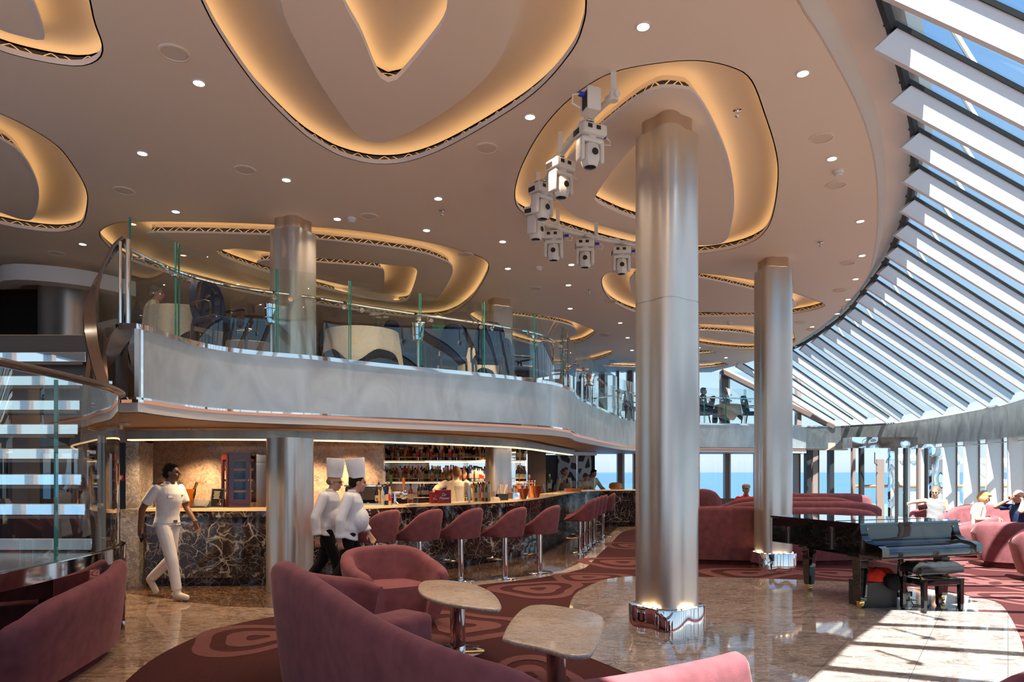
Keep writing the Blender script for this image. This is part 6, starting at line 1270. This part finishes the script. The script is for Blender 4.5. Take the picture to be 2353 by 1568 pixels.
def person(label, loc, rz, J=None, skin='skinf', seated=False, vox=.010, scale=1.0, yaw=0, pitch=0, hair='hairn', hairstyle='short', top='chefw', sleeve='long', bottom='trouser', shoes='rubber', belly=0, hem=-.10, hands=None, glasses=False, grow=.016, collar=True):
    j = dict(SIT if seated else DEF); j.update(J or {}); j = {k: V(v) for k, v in j.items()}
    hands = hands or {}
    mb = MB(); torso(mb, j, TS)
    if belly: mb.ball(j['waist'].lerp(j['chest'], .2) + V((.05+belly*.4,0,-.02)), (.09+belly*.5,.14+belly*.2,.15), n=16, m=10)
    for s in 'rl':
        sg = -1 if s == 'r' else 1
        mb.cap(j['s'+s]*.88+j['chest']*.12, j['s'+s], .055, .053); mb.cap(j['s'+s], j['e'+s], .050, .040); mb.cap(j['e'+s], j['w'+s], .041, .027)
        h = hands.get(s, {}); d = h.get('d', (j['w'+s]-j['e'+s])); hand(mb, j['w'+s], d, h.get('p', (.2, -sg, 0)), h.get('side', -1 if s == 'r' else 1)*1, h.get('curl', .45))
        mb.cap(j['h'+s], j['k'+s], .085, .058); mb.cap(j['k'+s], j['a'+s], .056, .036); mb.cap(j['a'+s]+V((-.02,0,-.03)), j['t'+s], .034, .026)
    mb.cap(j['neck']-V((0,0,.05)), j['head']+V((-.012,0,-.05)), .058, .052)
    T = headparts(mb, j['head'], yaw, pitch)
    me = voxelise(mb, vox, 4, .45); b = obj('person', me, M[skin], smooth=180); b.location = loc; b.rotation_euler = (0,0,rz); b.scale = (scale,)*3; tag(b, label, 'person')
    # face
    mb = MB()
    for s in (-1,1): mb.ball((.0785,s*.031,.004), (.009,.012,.0065), M=T, n=10, m=6)
    obj('eyes', mb, M['screen'], b)
    mb = MB()
    for s in (-1,1): mb.cap(T @ V((.090,s*.014,.026)), T @ V((.078,s*.050,.024)), .0045, .003, 6)
    obj('eyebrows', mb, M[hair if hair != 'hairg' else 'hairn'], b)
    mb = MB(); mb.cap(T @ V((.0905,-.018,-.064)), T @ V((.0905,.018,-.064)), .004, .004, 6); obj('lips', mb, pm('lips', (.32,.10,.08), .5), b)
    # hair
    mb = MB()
    if hairstyle in ('short', 'bun', 'bob', 'back', 'pony'):
        mb.ball((-.024,0,.036), (.095,.082,.090), M=T, n=18, m=12); mb.ball((-.055,0,-.012), (.062,.076,.068), M=T, n=16, m=10)
        if hairstyle == 'short': mb.ball((.035,0,.090), (.050,.062,.026), M=T)
        if hairstyle == 'bun': mb.ball((-.125,0,.03), .035, M=T)
        if hairstyle == 'pony': mb.ball((-.12,.0,.045), (.035,.03,.035), M=T); mb.cap(T @ V((-.12,0,.04)), T @ V((-.15,.03,-.03)), .022, .012)
        if hairstyle == 'bob':
            mb.ball((-.03,0,-.03), (.085,.088,.075), M=T, n=16, m=10); mb.ball((.045,.0,.078), (.055,.075,.034), M=T)
            for s in (-1,1): mb.ball((.02,s*.072,-.01), (.034,.018,.05), M=T)
    elif hairstyle == 'ring':
        mb.ball((-.04,0,-.012), (.072,.080,.050), M=T, n=18, m=10)
    me = voxelise(mb, .007, 3); obj('hair', me, M[hair], b, 180)
    # clothing
    mb = MB(); ts = [(hem, .125, .178, 0)] + [(t, rx, ry, s_) for t, rx, ry, s_ in TS[1:-1]]
    torso(mb, j, ts, grow)
    if belly: mb.ball(j['waist'].lerp(j['chest'], .2) + V((.05+belly*.4,0,-.03)), (.10+belly*.5+grow,.15+belly*.2+grow,.17), n=16, m=10)
    for s in 'rl':
        if sleeve == 'none': continue
        mb.cap(j['s'+s]*.85+j['chest']*.15, j['s'+s], .056+grow*.3, .050+grow*.3)
        if sleeve == 'long': mb.cap(j['s'+s], j['e'+s], .060+grow*.4, .052+grow*.4); mb.cyl(j['e'+s], j['e'+s].lerp(j['w'+s], .9), .054+grow*.4, .042+grow*.4); mb.ball(j['e'+s], .053+grow*.4); mb.cyl(j['e'+s].lerp(j['w'+s], .72), j['e'+s].lerp(j['w'+s], .92), .046+grow*.5, .048+grow*.5)
        else: mb.cyl(j['s'+s], j['s'+s].lerp(j['e'+s], .74), .052+grow*.3, .062+grow*.3); mb.ball(j['s'+s], .050+grow*.3)
    sh = obj('shirt' if top != 'chefw' else 'chef_coat', voxelise(mb, max(vox, .011), 5), M[top], b, 180)
    if collar:
        c = j['neck']; mb = MB()
        if top == 'uniw':
            for sg in (-1, 1): mb.add([c+V(q) for q in ((.058,sg*.004,-.055),(.075,sg*.060,-.045),(.040,sg*.068,.012),(.050,sg*.030,.0),(.064,sg*.006,-.055),(.081,sg*.062,-.047),(.042,sg*.074,.012),(.055,sg*.032,.004))], [(0,1,2,3),(7,6,5,4),(0,4,5,1),(1,5,6,2),(2,6,7,3),(3,7,4,0)])
            mb.loft([[c+V((.062*math.cos(a), .066*math.sin(a), z)) for a in [.75+k*(2*PI-1.5)/16 for k in range(17)]] for z in (-.04,.018)], closed=False)
        else: mb.lathe([(.072,-.035),(.066,-.01),(.060,.022),(.056,.022),(.058,-.03)], c=c, n=24, caps=False, sy=1.02)
        obj('collar', mb, M[top], sh, 30)
    mb = MB(); torso(mb, j, [(-.07,.09,.13,0),(-.03,.108,.158,-.005),(.02,.110,.16,-.01),(.13,.112,.163,-.008)], .008)
    for s in 'rl':
        mb.cap(j['h'+s], j['k'+s], .094, .072); mb.cyl(j['k'+s], j['k'+s].lerp(j['a'+s], .93), .070, .060); mb.ball(j['k'+s], .071)
    obj('trousers', voxelise(mb, max(vox, .011), 5), M[bottom], b, 180)
    for s in 'rl':
        a, t = j['a'+s], j['t'+s]; d = (t-a); d = V((d.x, d.y, 0)).normalized() if abs(d.x)+abs(d.y) > 1e-3 else V((1,0,0)); ax = (t-a).normalized()
        mb = MB(); mb.cap(a+V((0,0,-.035))-ax*.035, t, .044, .037); mb.cap(a+V((0,0,-.01)), a+V((0,0,.02)), .046, .046); mb.cap(a-ax*.03+V((0,0,-.05)), t+V((0,0,-.01)), .034, .030)
        obj('shoe', voxelise(mb, .009, 4), M[shoes], b, 180)
    if glasses:
        mb = MB()
        for s in (-1,1): mb.tube([T @ V((.094,s*.033+.022*math.cos(a),.004+.018*math.sin(a))) for a in [2*PI*k/14 for k in range(14)]], .0022, 5, loop=True); mb.cyl(T @ V((.092,s*.055,.008)), T @ V((.0,s*.080,.004)), .002, n=5)
        mb.cyl(T @ V((.097,-.012,.008)), T @ V((.097,.012,.008)), .002, n=5); obj('glasses', mb, M['rubber'], b)
    return b, T, j
def chef_hat(b, T, tilt):
    mb = MB(); n = 72; Q = T @ Matrix.Translation((-.012,0,.055)) @ Matrix.Rotation(tilt, 4, 'Y'); secs = []
    for z, r in ((0,.090),(.03,.091),(.05,.092),(.12,.099),(.235,.108),(.243,.104),(.240,.05),(.240,.002)):
        secs.append([((r*1.10 + (.0028*math.cos(24*2*PI*k/n) if .04 < z < .24 else 0))*math.cos(2*PI*k/n), (r*.97 + (.0028*math.cos(24*2*PI*k/n) if .04 < z < .24 else 0))*math.sin(2*PI*k/n), z) for k in range(n)])
    mb.loft(secs, M=Q, caps=True); obj('chef_hat', mb, M['chefw'], b, 50)
# walking officer in white uniform
b, T, j = person('person in white officer uniform striding past the left end of the bar', (-4.40,8.72,.006), R(-18), dict(
    pelvis=(0,0,.93), chest=(.02,0,1.28), neck=(.03,0,1.475), head=(.055,.012,1.605), sr=(.0,-.19,1.405), er=(-.14,-.255,1.15), wr=(-.20,-.235,.91), sl=(.02,.19,1.405), el=(.06,.255,1.15), wl=(.22,.235,.965),
    hr=(.02,-.085,.90), kr=(.16,-.085,.49), ar=(.235,-.08,.10), tr=(.385,-.085,.045), hl=(-.01,.085,.90), kl=(-.03,.085,.49), al=(-.36,.085,.215), tl=(-.27,.085,.06)),
    'skinb', vox=.0075, yaw=R(28), hair='hairb', top='uniw', sleeve='short', bottom='uniw', shoes='shoew', hem=.02, hands={'r': {'curl': .75, 'd': (-.05,.02,-1)}, 'l': {'curl': .5, 'd': (.35,-.05,-.9)}})
mb = MB(); torso(mb, j, [(.085,.128,.178,-.008),(.135,.128,.178,-.006)], .003); obj('belt', mb, M['white'], b, 60)
mb = MB(); mb.box(j['pelvis'] + V((.128,0,.055)), (.015,.05,.035)); obj('belt_buckle', mb, M['brownrail'], b, 0)
for s, sg in (('r',-1),('l',1)):
    mb = MB(); c = j['s'+s] + V((-.005,-sg*.03,.068)); mb.box(c, (.055,.11,.008), M=None); obj('epaulette', mb, M['navy'], b, 0); mb = MB(); mb.box(c + V((0,sg*.03,.005)), (.05,.012,.004)); obj('gold_stripe', mb, M['foilgold'], b, 0)
mb = MB(); mb.box((.142,-.085,1.30), (.012,.105,.03)); obj('pocket_flap', mb, M['uniw'], b, 0, bevel=.004); mb = MB(); mb.box((.142,.085,1.31), (.008,.05,.022)); obj('name_badge', mb, M['signgreen'], b, 0, bevel=.003)
mb = MB(); mb.tube([j['wl'] + V((.031*math.cos(a), .031*math.sin(a), .02)) for a in [2*PI*k/16 for k in range(16)]], .006, 6, loop=True); obj('watch', mb, M['brass'], b)
ph = MB(); ph.rbox((0,0,0), (.075,.012,.14), .005); o = obj('mobile_phone', ph, M['screen']); c = wmat(b) @ (j['wr'] + V((-.005,.035,-.13))); o.location = c; o.rotation_euler = (R(10),R(65),R(-35)); tag(o, 'dark phone held low in the walking officer hand', 'phone')
# two chefs
b, T, j = person('person in white chef coat and tall hat with glasses, nearer the column', (-2.40,8.85,.006), R(4), dict(
    chest=(.03,0,1.20), waist=(.02,0,1.02), pelvis=(0,0,.88), neck=(.05,0,1.375), head=(.10,0,1.49), sr=(.0,-.20,1.30), er=(-.09,-.27,1.04), wr=(-.07,-.25,.80), sl=(.03,.20,1.30), el=(.08,.25,1.06), wl=(.24,.22,.93),
    hr=(0,-.085,.86), kr=(.14,-.09,.47), ar=(.20,-.09,.10), tr=(.34,-.095,.04), hl=(0,.085,.86), kl=(-.06,.085,.47), al=(-.30,.085,.15), tl=(-.19,.085,.05)), 'skinf', vox=.0085, yaw=R(-12), pitch=R(12), hair='hairg', hairstyle='ring', belly=.03, hem=-.30, glasses=True, hands={'r': {'curl': .6, 'd': (.02,.05,-1)}}, grow=.022)
chef_hat(b, T, R(-8)); mb = MB(); mb.tube([j['wr'] + V((.034*math.cos(a), .034*math.sin(a), .012)) for a in [2*PI*k/16 for k in range(16)]], .008, 6, loop=True); obj('watch', mb, M['leafg'], b)
b, T, j = person('person in white chef coat and tall hat walking in front of the other chef', (-2.02,8.45,.006), R(12), dict(
    chest=(.03,0,1.20), waist=(.04,0,1.02), pelvis=(0,0,.88), neck=(.05,0,1.375), head=(.11,0,1.485), sr=(.0,-.20,1.30), er=(-.09,-.27,1.04), wr=(-.10,-.25,.80), sl=(.04,.20,1.30), el=(.12,.25,1.06), wl=(.24,.20,.84),
    hr=(0,-.085,.86), kr=(-.05,-.085,.47), ar=(-.28,-.085,.15), tr=(-.17,-.085,.05), hl=(0,.085,.86), kl=(.14,.09,.47), al=(.20,.09,.10), tl=(.34,.095,.04)), 'skinp', vox=.0085, yaw=R(8), pitch=R(6), hair='hairb', hairstyle='back', belly=.045, hem=-.30, hands={'r': {'curl': .9, 'd': (.1,.08,-1)}}, grow=.022)
chef_hat(b, T, R(-14)); mb = MB()
for k in range(4): mb.ball((.262-.02*abs(k-1.5),-.06,1.0+.085*k-.03), .010, n=8, m=6)
obj('buttons', mb, M['white'], b)
# bar staff
person('person in pale shirt with back turned, reaching left behind the bar', (-1.04,12.75,.004), R(100), dict(chest=(.06,.0,1.28), neck=(.08,0,1.47), head=(.10,0,1.60), sl=(.06,.20,1.40), el=(-.08,.36,1.32), wl=(-.30,.42,1.27), sr=(.06,-.2,1.40), er=(.10,-.28,1.16), wr=(.22,-.24,1.05)), 'skinp', vox=.012, hair='hairn', hairstyle='short', top='cloth', yaw=R(15))
M['vest'] = fabric('beige_vest', (.30,.24,.18), .1, 20, .15, .2)
b, T, j = person('person with dark bun, beige vest and tie behind the far end of the bar', (1.55,20.25,0), R(-60), None, 'skinf', vox=.014, hair='hairn', hairstyle='bun', top='cloth', yaw=R(20))
mb = MB(); torso(mb, j, [(.0,.115,.17,-.005),(.30,.112,.155,0),(.62,.122,.172,.01),(.82,.110,.13,.008)], .022); obj('vest', mb, M['vest'], b, 60); mb = MB(); mb.box((.155,0,1.36),(.012,.05,.14)); obj('tie', mb, M['hairb'], b, 0)
person('person with lowered dark head, half hidden by the glass guard at the far bar', (2.14,20.75,0), R(-70), dict(chest=(.10,0,1.20), neck=(.16,0,1.36), head=(.22,0,1.46), sr=(.12,-.18,1.30), sl=(.12,.18,1.30), er=(.22,-.22,1.10), wr=(.42,-.15,1.12), el=(.22,.22,1.10), wl=(.42,.15,1.12)), 'skinf', vox=.014, hair='hairn', hairstyle='short', top='cloth', pitch=R(35))
person('person in pale shirt leaning forward at the far bar, beside the patterned screen', (2.42,21.1,0), R(-50), dict(chest=(.06,0,1.27), neck=(.10,0,1.45), head=(.15,0,1.58), sl=(.06,.19,1.38), el=(.22,.26,1.14), wl=(.46,.22,1.02)), 'skinp', vox=.014, hair='hairb', hairstyle='short', top='cloth', pitch=R(15))
# guests in the lounge
b, T, j = person('person in red top and flat cap seated before the far windows', (5.48,16.0,.02), R(-95), dict(neck=(.0,0,1.05), head=(.03,0,1.19)), 'skinf', seated=True, vox=.012, hair='hairg', hairstyle='back', top='red', bottom='navy')
mb = MB(); mb.lathe([(.090,.035),(.096,.06),(.088,.10),(.055,.125),(.002,.132)], n=24, M=T, sx=1.08); mb.ball((.10,0,.042),(.065,.06,.012), M=T); obj('cap', mb, M['vest'], b)
m, nt, bb_ = newmat('striped_dress'); mp = coords(nt); wv = N(nt, 'ShaderNodeTexWave', Scale=12.0, Distortion=.6, bands_direction='Z'); nt.links.new(mp.outputs[0], wv.inputs['Vector']); rr = ramp(nt, [(.48,(.78,.77,.72)),(.54,(.05,.05,.05))]); nt.links.new(wv.outputs['Fac'], rr.inputs[0]); nt.links.new(rr.outputs[0], bb_.inputs['Base Color']); M['stripe'] = m
b, T, j = person('person in striped sleeveless dress and glasses seated by the right windows', (9.08,14.65,.02), R(-118), dict(sr=(0,-.18,.98), er=(-.06,-.42,.94), wr=(.16,-.50,.92), neck=(0,0,1.05), head=(.03,0,1.17)), 'skinf', seated=True, vox=.010, hair='hairn', hairstyle='pony', top='stripe', sleeve='none', bottom='stripe', yaw=R(-14), pitch=R(10), glasses=True, collar=False)
tbm = MB(); tbm.rbox((0,0,0),(.17,.012,.12),.005); o = obj('tablet_cover', tbm, M['chairplum']); o.location = (8.66,14.40,.88); o.rotation_euler = (R(25),R(-15),R(-25)); tag(o, 'purple covered tablet in the hand of the woman in stripes', 'tablet')
wb = thing('water_bottle', 'clear water bottle with blue and red label in front of the woman in stripes', 'bottle', (8.60,13.5,.60)); mb = MB(); mb.lathe([(.033,0),(.036,.02),(.036,.17),(.016,.21),(.015,.225)], n=16); obj('bottle_body', mb, M['pane2'], wb); mb = MB(); mb.lathe([(.037,.07),(.037,.10)], n=16, caps=False); obj('label', mb, M['plugblue'], wb); mb = MB(); mb.cyl((0,0,.222),(0,0,.245),.018,n=14); obj('cap', mb, M['plugblue'], wb)
sd_ = thing('side_table', 'small marble side table holding the water bottle', 'table', (8.62,13.55,0)); mb = MB(); mb.lathe([(.25,.57),(.27,.585),(.26,.60)], n=28); obj('tabletop', mb, M['tabletop'], sd_); mb = MB(); mb.lathe([(.2,0),(.2,.012),(.05,.03),(.05,.57)], n=24); obj('pedestal', mb, M['chrome'], sd_)
person('person with short blonde hair in white strappy top looking down, right of the piano', (8.84,12.92,.02), R(-28), dict(sr=(.0,-.17,.95), er=(-.06,-.24,.72), wr=(.20,-.14,.72), sl=(0,.17,.95), el=(.06,.22,.72), wl=(.26,.06,.70), neck=(.02,0,1.01), head=(.08,0,1.12)), 'skinp', seated=True, vox=.010, hair='hairy', hairstyle='bob', top='uniw', sleeve='none', bottom='white' if False else 'uniw', pitch=R(28), collar=False)
b, T, j = person('person with shaved grey head in navy shirt, hand behind head, at the right edge', (8.92,12.0,.02), R(-170), dict(sr=(-.02,-.18,.98), er=(.12,-.36,.97), wr=(.08,-.14,1.10), sl=(-.02,.18,.98), el=(.30,.30,.93), wl=(.10,.16,1.09), neck=(0,0,1.04), head=(.03,0,1.17)), 'skinp', seated=True, vox=.010, hair='hairg', hairstyle='ring', top='navy', sleeve='short', bottom='navy', hands={'l': {'d': (-.4,-.5,.6)}, 'r': {'d': (-.4,.5,.6)}})
mb = MB(); mb.tube([j['wl'] + V((.0,.033*math.cos(a), .033*math.sin(a))) for a in [2*PI*k/16 for k in range(16)]], .008, 6, loop=True); obj('watch', mb, M['steel'], b)
# diners on the upper deck
person('person with white hair in pale shirt dining near the top of the stairs', (-5.42,10.35,3.16), R(20), None, 'skinf', seated=True, vox=.014, hair='hairg', hairstyle='short', top='cloth', bottom='trouser')
person('dark haired person dining before the far windows, seen against the sky', (6.40,22.9,3.16), R(0), None, 'skinp', seated=True, vox=.016, hair='hairb', hairstyle='short', top='navy', bottom='trouser', shoes='rubber')
person('person seated at the far bend of the railing, dark against the sky', (2.0,19.5,3.16), R(-40), None, 'skinb', seated=True, vox=.016, hair='hairb', hairstyle='short', top='chairplum', bottom='trouser')
# ---------------------------------------------------------------- light, sky, camera
def light(name, kind, loc, energy, col=(1,1,1), **kw):
    l = bpy.data.lights.new(name, kind); l.energy = energy; l.color = col
    for k, v in kw.items(): setattr(l, k, v)
    o = bpy.data.objects.new(name, l); COL.objects.link(o); o.location = loc; return o
SUN = V((.25,.50,-1.0))
s = light('sun', 'SUN', (0,0,20), 29, (1,.95,.87), angle=.009); s.rotation_euler = SUN.to_track_quat('-Z', 'Y').to_euler()
for p in DLP:
    light('downlight_beam', 'SPOT', (p.x, p.y, HC-.03), 215 if p.x > -1.2 else 120, (1,.74,.50), spot_size=R(120), spot_blend=1, shadow_soft_size=.05)
for x, y in ((-5.1,11.0),(-4.3,10.95),(-3.4,11.0),(-2.7,11.1),(-5.4,9.9),(-4.4,9.9),(-1.4,11.9),(-.6,12.9),(.1,13.6),(1.0,16.5),(-5,8.8),(-3.9,9.0),(-1.9,10.0),(.4,12.2),(-1.6,13.2),(-.6,14.0)):  # first four are fill beams added to brighten the marble wall
    light('bar_and_fill_beam', 'SPOT', (x, y, 2.06), 105 if y < 10.5 or y > 11.3 else 150, (1,.66,.36), spot_size=R(125), spot_blend=1, shadow_soft_size=.05)
for x, y in ((-6.0,13.6),(-4.5,12),(-2,13.5),(0,15.5),(-3.2,16)):
    light('restaurant_downlight_beam', 'SPOT', (x, y, HC-.03), 170, (1,.74,.50), spot_size=R(120), spot_blend=1, shadow_soft_size=.05)
w = bpy.data.worlds.new('sky'); bpy.context.scene.world = w; w.use_nodes = True; nt = w.node_tree; bg = nt.nodes['Background']
tc = nt.nodes.new('ShaderNodeTexCoord'); sx = nt.nodes.new('ShaderNodeSeparateXYZ'); nt.links.new(tc.outputs['Generated'], sx.inputs[0])
rp = ramp(nt, [(0, (.70,.80,.90)), (.02, (.80,.88,.95)), (.10, (.66,.82,.94)), (.25, (.42,.65,.90)), (.5, (.20,.43,.80)), (1, (.10,.27,.66))])
nt.links.new(sx.outputs['Z'], rp.inputs[0]); nt.links.new(rp.outputs[0], bg.inputs[0]); bg.inputs[1].default_value = 1.25
cam = bpy.data.cameras.new('camera'); cam.sensor_width = 36; cam.lens = FPX/2353*36; cam.shift_y = (HY-784)/2353; cam.clip_end = 50000; cam.clip_start = .05
co = bpy.data.objects.new('camera', cam); COL.objects.link(co); co.location = (0,0,EYE); co.rotation_euler = (R(90),0,0)
sc = bpy.context.scene; sc.camera = co
sc.view_settings.view_transform = 'Standard'; sc.view_settings.look = 'None'; sc.view_settings.gamma = 1; sc.view_settings.use_curve_mapping = False
sc.view_settings.exposure = 0.0
try:
    sc.cycles.transparent_max_bounces = 32; sc.cycles.max_bounces = 10; sc.cycles.diffuse_bounces = 5; sc.cycles.glossy_bounces = 6; sc.cycles.caustics_reflective = False; sc.cycles.caustics_refractive = False
    sc.cycles.sample_clamp_indirect = 6; sc.cycles.use_denoising = True
except Exception: pass
